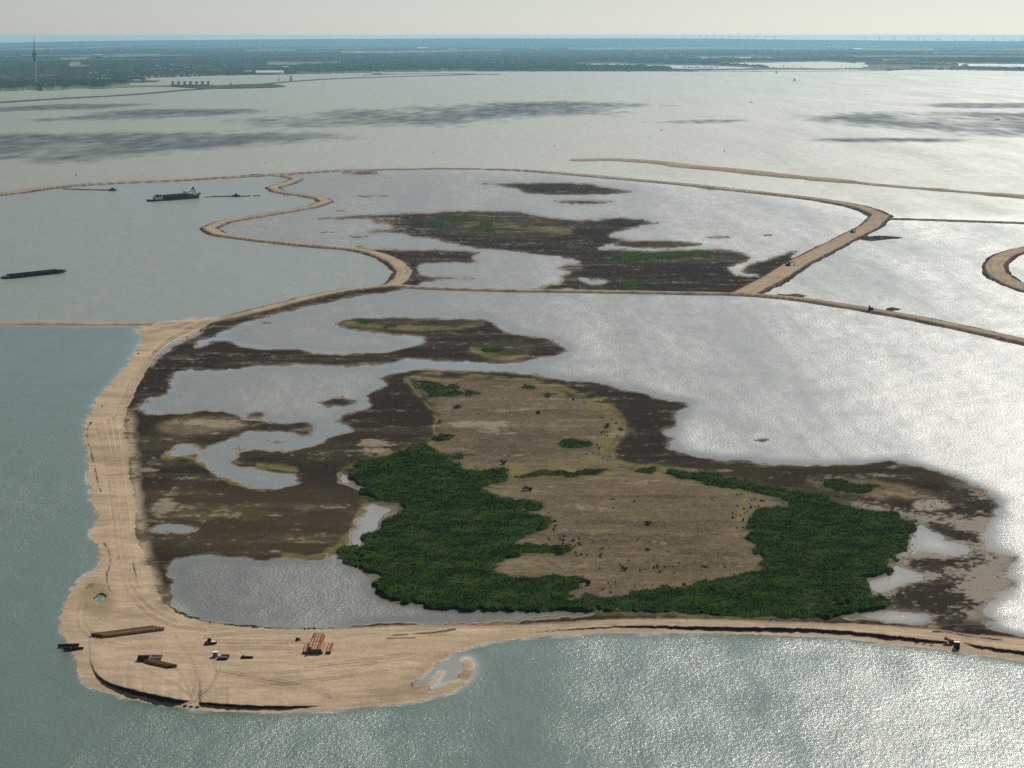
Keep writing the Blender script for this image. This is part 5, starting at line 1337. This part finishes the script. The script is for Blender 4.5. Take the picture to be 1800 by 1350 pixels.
# big pile of rusty pipes seen end on
ep = pipe_mesh(9.2, 0.38)
def end_pile(x0, y0, rows, group, words, mats, back=0.0):
    base = on(x0, y0)
    for r_, n_, off in rows:
        for k in range(n_):
            p = base + Vector((off + k * 0.80, 4.6 + back, 0.40 + 0.70 * r_))
            me_ = ep.copy(); me_.materials.clear()
            put_pipe(me_, mats[(k + r_) % len(mats)], p, math.pi / 2 + random.uniform(-0.015, 0.015), words(r_, k, n_), group)
num = ['first', 'second', 'third', 'fourth', 'fifth', 'sixth', 'seventh']
mm = [MAT_RUSTP, MAT_RUST, MAT_RUSTP]
end_pile(540.2, 1149.5, [(0, 6, 0.2), (1, 5, 0.62), (2, 1, 0.75)], 'front pile of end-on rusty pipes',
         lambda r_, k, n_: ('topmost single pipe on the front pile of end-on rusty pipes' if r_ == 2 else '%s pipe from the left in the %s row of the front rusty pipe pile' % (num[k], ('bottom', 'upper')[r_])), mm)
end_pile(540.6, 1149.5, [(0, 5, 0.2), (1, 4, 0.6)], 'rear pile of end-on rusty pipes',
         lambda r_, k, n_: '%s pipe from the left in the %s row of the rear rusty pipe pile' % (num[k], ('bottom', 'middle', 'top')[r_]), mm, 9.3)
end_pile(532.6, 1149.5, [(0, 2, 0.2)], 'two pipes left of the rusty pile', lambda r_, k, n_: '%s of two end-on pipes on the sand left of the big rusty pile' % ('outer', 'inner')[k], mm)
end_pile(573.6, 1149.5, [(0, 2, 0.2)], 'two pipes right of the rusty pile', lambda r_, k, n_: '%s of two end-on pipes on the sand right of the big rusty pile' % ('inner', 'outer')[k], mm)

# small beached work boat with a dark canopy
c_ = on(370.5, 1131.5); wb = empty('work_boat', c_, 0.12); tag(wb, 'small beached boat with orange gunwale and dark canopy on the sand', 'boat')
s = Shape(); s.loft([[(x, -w*0.6, 0), (x, -w, 0.62+sh), (x, w, 0.62+sh), (x, w*0.6, 0)] for x, w, sh in ((-1.85,0.25,0.22),(-1.4,0.8,0.05),(-0.5,1.05,0),(0.5,1.05,0),(1.3,0.8,0.05),(1.8,0.3,0.22))]); s.build('hull', MAT_STEELD, wb)
s = Shape()
g_ = [(-1.9,-0.0),(-1.4,-0.85),(-0.5,-1.1),(0.5,-1.1),(1.3,-0.85),(1.86,0.0),(1.3,0.85),(0.5,1.1),(-0.5,1.1),(-1.4,0.85)]
for (xa, ya), (xb, yb) in zip(g_, g_[1:] + g_[:1]): s.tube((xa, ya, 0.72), (xb, yb, 0.72), 0.13, n=6)
s.build('gunwale', MAT_ORANGE, wb)
s = Shape(); s.box((0.6, 0, 0.7), (1.8, 1.5, 0.08)); s.build('deck', MAT_WHITE, wb)
s = Shape(); s.loft([[(x, y_, 0.7 + z_) for y_, z_ in ((-0.85,0),(-0.7,0.75),(0,1.0),(0.7,0.75),(0.85,0))] for x in (-0.95, 0.15)]); s.build('canopy', MAT_RUBBER, wb)

# white container with dark sides
c_ = on(378.2, 1155.4); ct = empty('tool_container', c_, 0.06); tag(ct, 'small grey steel container with white top standing on the sand', 'container')
s = Shape(); s.box((0, 0.75, 0.72), (1.42, 1.5, 1.4), bev=0.04)
for k in range(7): s.box((-0.6 + 0.2 * k, -0.02, 0.72), (0.07, 0.05, 1.2))
s.build('body', MAT_GREYP, ct)
s = Shape(); s.box((0, 0.75, 1.46), (1.52, 1.6, 0.08)); s.build('lid', MAT_WHITE, ct)
s = Shape(); s.box((0.35, -0.05, 0.7), (0.5, 0.05, 1.1)); dd_ = s.build('door', MAT_GREYP, ct)
s = Shape(); s.tube((0.2, -0.09, 0.5), (0.2, -0.09, 0.9), 0.03, n=5); s.build('handle', MAT_STEELD, dd_)

# rusty pontoons right of the container
c_ = on(391.4, 1159.6); po = empty('pontoon', c_, 0.05); tag(po, 'low black steel pontoon lying right of the grey container', 'pontoon')
s = Shape(); s.prism([(-1.6,0.0),(-1.4,-0.35),(1.2,-0.35),(1.5,0.0),(1.4,1.4),(-1.5,1.4)], 0.02, 0.72); s.build('body', MAT_STEELD, po)
for sx in (-0.9, 0.0, 0.9):
    s = Shape(); s.tube((sx, 0.3, 0.72), (sx, 0.3, 0.86), 0.12, n=8); s.build('hatch', MAT_RUSTD, po)
c_ = on(395.6, 1156.5); put_pipe(pipe_mesh(2.4, 0.46), MAT_RUST, c_ + Vector((0, 0.6, 0.5)), 0.06, 'short thick brown pipe lying behind the black pontoon', None)
# dark beam
c_ = on(434, 1157); bm_ = empty('steel_beam', c_, 0.03); tag(bm_, 'dark rusty steel beam lying on the sand right of the pontoon', 'beam')
s = Shape(); s.box((0,0,0.06), (3.6,0.5,0.1)); s.box((0,0,0.3), (3.6,0.09,0.4)); s.box((0,0,0.54), (3.6,0.5,0.1)); s.build('girder', MAT_RUSTD, bm_)
s = Shape(); s.box((-1.0,0.1,0.75), (0.6,0.3,0.32), 0.2, bev=0.04); s.build('clamp', MAT_RUST, bm_)
# pump set
c_ = on(524, 1125.8); pm = empty('pump_set', c_, -0.05); tag(pm, 'small black pump with sticking out pipes left of the rusty pipe pile', 'pump')
s = Shape(); s.box((-0.25,0.3,0.42), (1.0,0.8,0.8), bev=0.06); s.build('engine', MAT_STEELD, pm)
s = Shape(); s.tube((0.2,0.1,0.3), (0.95,0.0,0.12), 0.11, n=8); s.tube((0.2,0.3,0.5), (0.95,0.35,0.72), 0.07, n=6); s.build('pipe', MAT_RUSTD, pm)
s = Shape(); s.box((-0.1,0.3,0.05), (1.5,0.7,0.08)); s.build('skid', MAT_RUSTD, pm)
# lumps at the pond bank
for x, y, lab in ((536.5,1106.2,'left'),(543.8,1105.8,'middle'),(553.2,1105.8,'right')):
    s = Shape(); bmesh.ops.create_icosphere(s.bm, subdivisions=2, radius=0.36)
    for v in s.bm.verts: v.co *= 1 + 0.25 * math.sin(v.co.x * 13 + x) * math.cos(v.co.y * 11); v.co.z *= 0.75
    tag(s.build('boulder', MAT_STEELD, None, on(x, y, 0.15)), lab + ' one of three dark boulders on the pond bank above the pipe pile', 'boulder')
# dark lumps at the sand ramp through the bank
for k, (x, y) in enumerate(((325.5,1241.5),(336,1242.5),(347,1243.6))):
    s = Shape(); bmesh.ops.create_icosphere(s.bm, subdivisions=2, radius=0.55)
    for v in s.bm.verts: v.co *= 1 + 0.3 * math.sin(v.co.x * 7 + x) * math.cos(v.co.y * 9); v.co.z *= 0.6
    tag(s.build('clay_lump', MAT_STEELD, None, on(x, y, 0.05)), ('left', 'middle', 'right')[k] + ' one of three dark clay lumps below the ramp in the south bank', 'clay lump')

# navy container and rusty skip on the south dike
c_ = on(1682, 1141.2); nc = empty('site_container', c_, -0.12); tag(nc, 'navy blue site container with white top fittings on the south dike beach', 'container')
s = Shape(); s.box((0, 0.9, 0.95), (1.75, 1.8, 1.8), bev=0.04)
for k in range(9): s.box((-0.76 + 0.19 * k, -0.02, 0.95), (0.08, 0.06, 1.6))
s.build('body', MAT_NAVY, nc)
for sx, w in ((-0.55, 0.5), (0.4, 0.9)):
    s = Shape(); s.box((sx, 0.9, 1.95), (w, 1.2, 0.22), bev=0.03); s.build('roof_unit', MAT_WHITE, nc)
s = Shape(); s.tube((-0.9,-0.15,0.5), (-1.5,-0.75,0.15), 0.07, n=6); s.tube((-1.5,-0.75,0.15), (-1.75,-1.9,0.02), 0.07, n=6); s.build('hose', MAT_GREYP, nc)
s = Shape(); s.box((-0.75, -0.2, 0.22), (0.6, 0.4, 0.4), bev=0.04); s.build('valve_box', MAT_WHITE, nc)
c_ = on(1673.5, 1132); sk = empty('steel_chute', c_, 0.7); tag(sk, 'rusty sloping steel chute behind the navy container', 'chute')
s = Shape(); s.prism([(-0.7,-0.3),(0.7,-0.3),(0.7,0.6),(-0.7,0.6)], 0.0, 1.1); s.build('hopper', MAT_RUSTD, sk)
s = Shape(); s.loft([[(-0.55, 0.5, 0.7), (0.55, 0.5, 0.7), (0.55, 0.5, 1.15), (-0.55, 0.5, 1.15)], [(-0.55, 2.6, 0.9), (0.55, 2.6, 0.9), (0.55, 2.6, 1.7), (-0.55, 2.6, 1.7)]]); s.build('trough', MAT_RUST, sk)
for k, (x, y) in enumerate(((1660,1134.6),(1664,1135.2),(1668,1135.4),(1672,1135.2))):
    s = Shape(); bmesh.ops.create_icosphere(s.bm, subdivisions=1, radius=0.33); 
    for v in s.bm.verts: v.co.x *= 1.4; v.co.z *= 0.7
    tag(s.build('rubble_lump', MAT_RUSTD, None, on(x, y, 0.12)), 'dark rubble lump in the short row left of the navy container', 'rubble', 'rubble by the navy container')
for k, (x, y) in enumerate(((1612,1131),(1624.5,1133),(1638,1135))):
    s = Shape(); s.tube((-0.6,0,0.1), (0.6,0.15,0.16), 0.13, 0.07, 7); s.tube((0.1,0,0.15), (0.4,0.4,0.3), 0.06, 0.03, 5)
    tag(s.build('driftwood', MAT_RUSTD, None, on(x, y, 0.02)), ('left', 'middle', 'right')[k] + ' piece of dark driftwood on the beach left of the navy container', 'driftwood')

# excavators on the east dike
def excavator(x, y, rz, label, boom=True, sc_=1.0):
    o = empty('excavator', on(x, y), rz); tag(o, label, 'excavator')
    for sy in (-1, 1):
        s = Shape(); s.loft([[(px, sy*1.1-0.3, pz), (px, sy*1.1+0.3, pz)] + [] for px, pz in ()] or [[(-1.9, sy*1.1-0.3, 0.25), (-1.9, sy*1.1+0.3, 0.25), (-1.6, sy*1.1+0.3, 0.8), (-1.6, sy*1.1-0.3, 0.8)], [(1.9, sy*1.1-0.3, 0.25), (1.9, sy*1.1+0.3, 0.25), (1.6, sy*1.1+0.3, 0.8), (1.6, sy*1.1-0.3, 0.8)]])
        s.box((0, sy*1.1, 0.3), (3.4, 0.6, 0.6), bev=0.15); s.build('track', MAT_RUBBER, o)
    s = Shape(); s.box((-0.4, 0, 1.35), (3.2, 2.3, 1.0), bev=0.12); s.box((-1.6, 0, 1.6), (1.0, 2.3, 1.2), bev=0.15); s.build('house', MAT_STEELD, o)
    s = Shape(); s.box((0.7, 0.65, 2.3), (1.3, 0.95, 1.4), bev=0.12); cb = s.build('cab', MAT_NAVY, o)
    s = Shape(); s.box((1.37, 0.65, 2.4), (0.06, 0.75, 0.9)); s.build('window', MAT_GLASS, cb)
    if boom:
        s = Shape(); s.tube((1.0,-0.3,1.6), (3.4,-0.3,3.4), 0.3, 0.25, 6); s.tube((3.4,-0.3,3.4), (5.0,-0.3,2.3), 0.25, 0.2, 6); bo = s.build('boom', MAT_STEELD, o)
        s = Shape(); s.tube((5.0,-0.3,2.4), (4.9,-0.3,0.9), 0.2, 0.16, 6); s.build('stick', MAT_STEELD, o)
        s = Shape(); s.prism([(4.5,-0.8),(5.3,-0.8),(5.3,0.2),(4.5,0.2)], 0.3, 1.0); s.build('bucket', MAT_RUSTD, o)
    return o
excavator(1385.5, 470.4, 0.1, 'dark excavator on the near part of the wide right dike')
excavator(1498.5, 412, 0.9, 'dark excavator on the far part of the wide right dike')
bz = empty('bulldozer', on(1530.5, 547.4), -0.2); tag(bz, 'dark bulldozer parked on the lower dike road at the right', 'bulldozer')
for sy in (-1, 1):
    s = Shape(); s.box((0, sy*0.95, 0.5), (3.2, 0.5, 0.9), bev=0.2); s.build('track', MAT_RUBBER, bz)
s = Shape(); s.box((0.5,0,1.1), (2.0,1.3,1.0), bev=0.1); s.build('engine', MAT_STEELD, bz)
s = Shape(); s.box((-0.9,0,1.9), (1.2,1.3,1.7), bev=0.1); s.build('cab', MAT_NAVY, bz)
s = Shape(); s.loft([[(2.1,-1.6,0.1),(2.3,-1.6,0.1),(2.2,-1.6,1.2),(2.0,-1.6,1.2)],[(2.1,1.6,0.1),(2.3,1.6,0.1),(2.2,1.6,1.2),(2.0,1.6,1.2)]]); s.build('blade', MAT_RUSTD, bz)

# ================================================================== WILLOW SHRUBS
def thicket(mask, seed, dens, hmax, limit):
    """canopy of low willows: a lumpy continuous crown sheet with loose leaf clumps standing out of it"""
    rows = np.where(mask.max(1) > 0.5)[0]; cols = np.where(mask.max(0) > 0.5)[0]
    r0, r1 = max(0, rows[0] - 4), min(RH, rows[-1] + 5); c0, c1 = max(0, cols[0] - 4), min(RW, cols[-1] + 5)
    yc = PY[(r0 + r1) // 2, 0]
    sy = 1.0; sx = 1.25 if yc > 640 else 1.0
    gx_ = np.arange(c0, c1 - 1, sx); gy_ = np.arange(r0, r1 - 1, sy)
    JX, IY = np.meshgrid(gx_, gy_)
    j0 = JX.astype(int); i0 = IY.astype(int)
    soft_m = blur(mask, 3 if yc > 640 else 1, 2 if yc > 640 else 1, 2)
    def at_ij(a): return a[i0, j0]
    X0, Y0 = at_ij(WX), at_ij(WY)
    m = at_ij(soft_m); g0 = at_ij(height)
    lump = 0.62 + 0.26 * fbm(X0 / 1.7, Y0 / 2.4, 3, 301) + 0.42 * fbm(X0 / 9, Y0 / 13, 4, 303)
    top = hmax * smooth(0.30, 0.75, m) * np.clip(lump, 0.25, 1.3)
    kv = m > 0.30
    px_, py_ = JX + RX0 + 0.5, IY + RY0 + 0.5
    Xw, Yw = ground(px_, py_, g0)                      # crowns stand straight up over their ground
    ny, nx = JX.shape; idx = np.arange(ny * nx).reshape(ny, nx)
    kq = kv[:-1, :-1] & kv[1:, :-1] & kv[:-1, 1:] & kv[1:, 1:]
    q = np.stack([idx[1:, :-1][kq], idx[1:, 1:][kq], idx[:-1, 1:][kq], idx[:-1, :-1][kq]], 1)
    used, inv = np.unique(q, return_inverse=True)
    V = np.stack([Xw.ravel()[used], Yw.ravel()[used], (g0 + top - 0.1).ravel()[used]], 1); Fq = inv.reshape(q.shape)
    # loose clumps of leaves
    r = np.random.default_rng(seed)
    area = (CAM_H / (PY[r0:r1, c0:c1] - HOR)) * (CAM_H * FOC / (PY[r0:r1, c0:c1] - HOR) ** 2)
    k = r.poisson(np.where(mask[r0:r1, c0:c1] > 0.5, area * dens, 0))
    n_tot = int(k.sum())
    ii, jj = np.nonzero(k); rep = k[ii, jj]; ii = np.repeat(ii, rep) + r0; jj = np.repeat(jj, rep) + c0
    if n_tot > limit:
        s_ = r.choice(n_tot, limit, replace=False); ii, jj = ii[s_], jj[s_]
    n = len(ii)
    gz_ = height[ii, jj]
    x, y = ground(jj + RX0 + r.random(n), ii + RY0 + r.random(n), gz_)
    mm_ = soft_m[ii, jj]
    lp_ = 0.62 + 0.26 * fbm(x / 1.7, y / 2.4, 3, 301) + 0.42 * fbm(x / 9, y / 13, 4, 303)
    z = gz_ + np.maximum(0.12, hmax * smooth(0.25, 0.75, mm_) * np.clip(lp_, 0.25, 1.3) + r.uniform(-0.35, 0.28, n) * np.where(mm_ > 0.8, 1, 1.6))
    d1 = r.normal(size=(n, 3)); d1[:, 2] *= 0.7; d1 /= np.linalg.norm(d1, axis=1)[:, None]
    d2 = np.cross(d1, r.normal(size=(n, 3))); d2 /= np.linalg.norm(d2, axis=1)[:, None]
    s_ = r.uniform(0.12, 0.32, n)[:, None]
    P_ = np.stack([x, y, z], 1)
    LV = np.stack([P_ - d1 * s_, P_ - d2 * s_ * 0.6, P_ + d1 * s_, P_ + d2 * s_ * 0.6], 1).reshape(-1, 3)
    LF = np.arange(n * 4).reshape(n, 4) + len(V)
    me = np_mesh('willow_thicket', np.concatenate([V, LV]), np.concatenate([Fq, LF]))
    sm = np.zeros(len(me.polygons), bool); sm[:len(Fq)] = True
    me.polygons.foreach_set('use_smooth', sm)
    return me

main = warp(fill([GREENS[0]]), 1.3) * (1 - warp(fill(THIN), 1.6))
th = mesh_obj('willow_thicket', thicket(main, 401, 6.0, 1.7, 230000), MAT_WILLOW)
tag(th, kind='stuff')
CLUMPS = [
    (1, 'dark willow clump at the pond corner left of the big green thicket'),
    (2, 'large ragged willow clump at the upper left of the dry island'),
    (3, 'narrow willow clump right beside the large upper left clump'),
    (4, 'small willow clump farthest right beside the upper left clump'),
    (5, 'flat willow clump at the top middle of the dry island'),
    (6, 'low willow clump at the upper right edge of the dry island'),
    (7, 'boxy willow clump at the left waist of the dry island'),
    (8, 'little round willow clump above the left waist of the dry island'),
    (9, 'broad willow clump standing free on the right of the upper dry island'),
    (10, 'long thin willow row dividing the two dry grounds'),
    (11, 'short willow row right of the long thin dividing row'),
    (12, 'long willow clump alone on the pale east spit'),
    (13, 'small willow clump just left of the long one on the east spit'),
    (14, 'left dark willow strip on the far marsh island'),
    (15, 'upper willow strip on the far marsh island'),
    (16, 'central willow clump on the far marsh island'),
    (17, 'lower willow clump on the far marsh island'),
    (18, 'long willow crescent at the right of the far marsh'),
    (19, 'dark willow strip near the dike road in the far marsh'),
    (20, 'thin green strip along the far side of the dike road'),
    (21, 'tiny green clump on the farthest lens shaped mud islet, right'),
    (22, 'tiny green clump on the farthest lens shaped mud islet, left'),
    (23, 'left willow clump on the narrow upper peninsula'),
    (24, 'middle willow clump on the narrow upper peninsula'),
    (25, 'right willow clump on the narrow upper peninsula'),
    (26, 'faint low willow clump on the round head of the peninsula'),
    (27, 'small willow clump on the thin islet in the far marsh'),
]
for gi, lab in CLUMPS:
    m_ = warp(fill([GREENS[gi]]), 0.9)
    if m_.sum() < 5: m_ = fill([GREENS[gi]])
    yc = np.mean([p[1] for p in GREENS[gi]])
    dens = 6.0 if yc > 640 else (2.0 if yc > 540 else 0.6)
    me = thicket(m_, 420 + gi, dens, 1.4, 8000)
    me.name = 'willow_clump'
    tag(mesh_obj('willow_clump', me, MAT_WILLOW), lab, 'shrubs')

# single shrubs
SHRUB_ME = []
for k in range(5):
    V, F_ = leaf_mesh('shrub', 40, 0.85, 1.0, 0.25, 0.36, 260 + k)
    me = np_mesh('shrub', V, F_); me.materials.append(MAT_SHRUB); SHRUB_ME.append(me)
def shrub(x, y, w, label, group=None):
    o = bpy.data.objects.new('shrub', random.choice(SHRUB_ME)); COL.objects.link(o)
    o.location = on(x, y); s_ = w * mpp(y) / 2.2
    o.scale = (s_ * random.uniform(0.8, 1.2), s_ * random.uniform(0.8, 1.2), s_ * random.uniform(0.8, 1.15)); o.rotation_euler = (0, 0, random.uniform(0, 6.28))
    return tag(o, label, 'shrub', group)
for x, y, w, lab in [
    (772.5,744,9,'dark round shrub by the bare pale patch at the left of the upper dry ground'),
    (946.5,727.5,11,'dark shrub in the middle of the upper dry ground'),
    (886,816,15,'dark shrub between the two dry grounds, above the green thicket'),
    (929.5,862,18,'wide dark shrub on the upper left of the lower dry ground'),
    (1066,751,12,'dark shrub on the right of the upper dry ground'),
    (1057,761,6,'small dark shrub below the one on the right of the upper dry ground'),
    (1138.5,967.5,10,'dark round shrub on the right of the lower dry ground'),
    (1097,1002,14,'dark shrub near the foot of the lower dry ground'),
    (1139,922,15,'wide dark shrub in the middle right of the lower dry ground'),
    (1115,882,6,'small shrub above the wide one on the lower dry ground'),
    (1034,1028,17,'dark shrub close to the right tip of the left thicket'),
    (243,622.5,5,'small green shrub on the sand of the west dike'),
    (179.5,714.5,4,'tiny green shrub on the west beach above the scarp'),
    (254,658,4,'small dark shrub on the inner slope of the west dike'),
    (252,676,5,'small green shrub on the inner slope below the other one of the west dike')]:
    shrub(x, y, w, lab)
r = random.Random(11)
def many(poly, n, w0, w1, label, group):
    xs_ = [p[0] for p in poly]; ys_ = [p[1] for p in poly]; c = 0; t = 0
    while c < n and t < 5000:
        t += 1
        x = r.uniform(min(xs_), max(xs_)); y = r.uniform(min(ys_), max(ys_))
        if not inside(poly, np.array([x]), np.array([y]))[0]: continue
        if land[int(y - RY0), int(x - RX0)] < 0.5: continue
        shrub(x, y, r.uniform(w0, w1) * (1.5 if r.random() < 0.15 else 1), label, group); c += 1
many([(1000,700),(1040,706),(1078,722),(1097,748),(1085,775),(1070,790),(1078,812),(1030,815),(1050,780),(1062,745),(1040,725)], 46, 2.2, 5, 'small green shrub scattered over the yellow right rim of the upper dry ground', 'shrubs on the yellow rim')
many([(1020,960),(1180,970),(1290,1000),(1240,1028),(1150,1045),(1060,1050),(1030,1030),(1000,985)], 50, 2.4, 6.5, 'small green shrub scattered near the foot of the lower dry ground', 'shrubs at the foot of the dry ground')
many([(960,905),(1010,930),(1040,985),(985,975),(930,965),(975,940)], 30, 3, 8, 'shrub of the loose fringe right of the left thicket', 'fringe shrubs of the left thicket')
many([(1618,880),(1650,877),(1672,884),(1668,894),(1635,897),(1616,891)], 44, 1.8, 3.6, 'tiny dark shrub on the round pale patch of the east spit', 'shrubs on the pale patch')
many([(1290,865),(1350,872),(1345,895),(1310,930),(1300,950),(1280,900)], 24, 2.5, 6, 'small shrub before the left edge of the right thicket', 'shrubs before the right thicket')
many([(770,690),(1000,700),(1060,740),(1040,800),(850,815),(790,790),(775,740)], 22, 1.8, 3.6, 'tiny shrub dotted over the upper dry ground', 'shrubs dotted over the upper dry ground')
many([(960,850),(1280,860),(1300,920),(1280,980),(1000,960),(950,890)], 22, 1.8, 3.8, 'tiny shrub dotted over the lower dry ground', 'shrubs dotted over the lower dry ground')
many([(1590,915),(1622,925),(1600,975),(1580,985),(1575,960)], 16, 3, 6, 'shrub standing in shallow water off the right thicket', 'shrubs in the water off the right thicket')
many([(1520,1012),(1565,1030),(1620,1058),(1600,1070),(1525,1060),(1505,1030)], 16, 2.5, 5, 'small shrub on the mud below the right thicket', 'shrubs below the right thicket')

# ================================================================== CLOUDS above the far lake (they cast the shadows on the water)
CLOUD_SHADOWS = [
    [(-60,240),(60,236),(250,232),(400,235),(520,236),(625,243),(520,247),(440,250),(400,256),(300,262),(240,270),(160,284),(120,276),(60,277),(-60,284)],
    [(57,213),(130,206),(200,200),(210,195),(280,193),(420,193),(470,192),(400,203),(300,208),(200,213),(120,214)],
    [(420,211),(500,205),(560,200),(620,194),(800,186),(900,181),(1000,179),(1100,183),(1150,185),(1060,189),(1070,198),(990,200),(900,202),(850,206),(790,215),(740,222),(620,222),(540,222),(500,215)],
    [(1400,209),(1480,203),(1560,197),(1650,198),(1800,199),(1950,199),(1950,240),(1800,239),(1720,235),(1660,228),(1560,224),(1500,216),(1440,211)],
    [(1630,185),(1680,181),(1800,181),(1950,181),(1950,190),(1760,190),(1680,189)],
    [(1420,247),(1500,243),(1600,243),(1750,248),(1650,252),(1550,252),(1480,250)],
    [(-60,190),(0,187),(100,184),(260,182),(180,192),(60,195),(-60,196)],
    [(1150,213),(1220,210),(1320,213),(1250,216)],
]
CLOUD_H = 1100.0
MAT_CLOUD, cnt, cb_ = new_mat('cloud_white')
cb_.inputs['Alpha'].default_value = 0.065
cb_.inputs['Base Color'].default_value = (0.9, 0.9, 0.9, 1); cb_.inputs['Roughness'].default_value = 1.0; cb_.inputs['Specular IOR Level'].default_value = 0.0
ico = bmesh.new(); bmesh.ops.create_icosphere(ico, subdivisions=1, radius=1.0)
icoV = np.array([v.co[:] for v in ico.verts], np.float32); icoF = np.array([[v.index for v in f.verts] for f in ico.faces], np.int32); ico.free()
SHIFT = SUN_DIR * (CLOUD_H / SUN_DIR.z)
for ci, P in enumerate(CLOUD_SHADOWS):
    r_ = np.random.default_rng(500 + ci)
    px = np.array([p[0] for p in P]); py = np.array([p[1] for p in P])
    gx, gy = ground(px, py)
    G = list(zip(gx, gy))
    nx_, ny_ = gx.max() - gx.min(), gy.max() - gy.min()
    area = 0.5 * abs(sum(G[i][0] * G[(i + 1) % len(G)][1] - G[(i + 1) % len(G)][0] * G[i][1] for i in range(len(G))))
    rad = np.clip(math.sqrt(area) / 60, 7, 13)
    n_ = int(np.clip(area * 2.4 / (math.pi * rad * rad), 60, 12000))
    pts = []
    t_ = 0
    while len(pts) < n_ and t_ < 300:
        t_ += 1
        cx_ = r_.uniform(gx.min(), gx.max(), 900); cy_ = r_.uniform(gy.min(), gy.max(), 900)
        wx_ = cx_ + 40 * fbm(cx_ / 160, cy_ / 260, 3, 600); wy_ = cy_ + 140 * fbm(cx_ / 160, cy_ / 260, 3, 601)
        ok_ = inside(G, wx_, wy_) & (fbm(cx_ / 140, cy_ / 500, 3, 602) > -0.30 + 0.35 * (r_.random(900) - 0.5))
        pts += list(zip(cx_[ok_], cy_[ok_]))
    pts = np.array(pts[:n_])
    pts = pts + r_.normal(size=pts.shape) * np.array([ny_ * 0.02 + 12, ny_ * 0.045 + 15])        # ragged, thinning fringe
    rr = rad * r_.uniform(0.4, 1.3, len(pts))
    V = icoV[None] * (1 + 0.25 * r_.normal(size=(len(pts), len(icoV), 1))) * rr[:, None, None]
    V[:, :, 0] *= 0.9; V[:, :, 1] *= 5.0; V[:, :, 2] *= 0.8      # drawn out in view depth so the cast shadow looks smooth
    V = V + np.stack([pts[:, 0] + SHIFT.x, pts[:, 1] + SHIFT.y, CLOUD_H + r_.uniform(0, rad * 2, len(pts))], 1)[:, None, :]
    F_ = icoF[None] + (np.arange(len(pts)) * len(icoV))[:, None, None]
    me = np_mesh('cloud', V.reshape(-1, 3), F_.reshape(-1, 3))
    tag(mesh_obj('cloud', me, MAT_CLOUD), kind='structure')

# ================================================================== HAZE
hz_m = bpy.data.materials.new('haze_air'); hz_m.use_nodes = True
hn = hz_m.node_tree.nodes; hn.clear()
ho = hn.new('ShaderNodeOutputMaterial'); hv = hn.new('ShaderNodeVolumePrincipled')
hv.inputs['Color'].default_value = HAZE_COL
hv.inputs['Density'].default_value = HAZE_DENS
hv.inputs['Anisotropy'].default_value = HAZE_ANI
hz_m.node_tree.links.new(hv.outputs[0], ho.inputs['Volume'])
s = Shape(); s.box((0, 23000, 91.25), (64000, 48400, 185.5))
tag(s.build('haze', hz_m), kind='stuff')
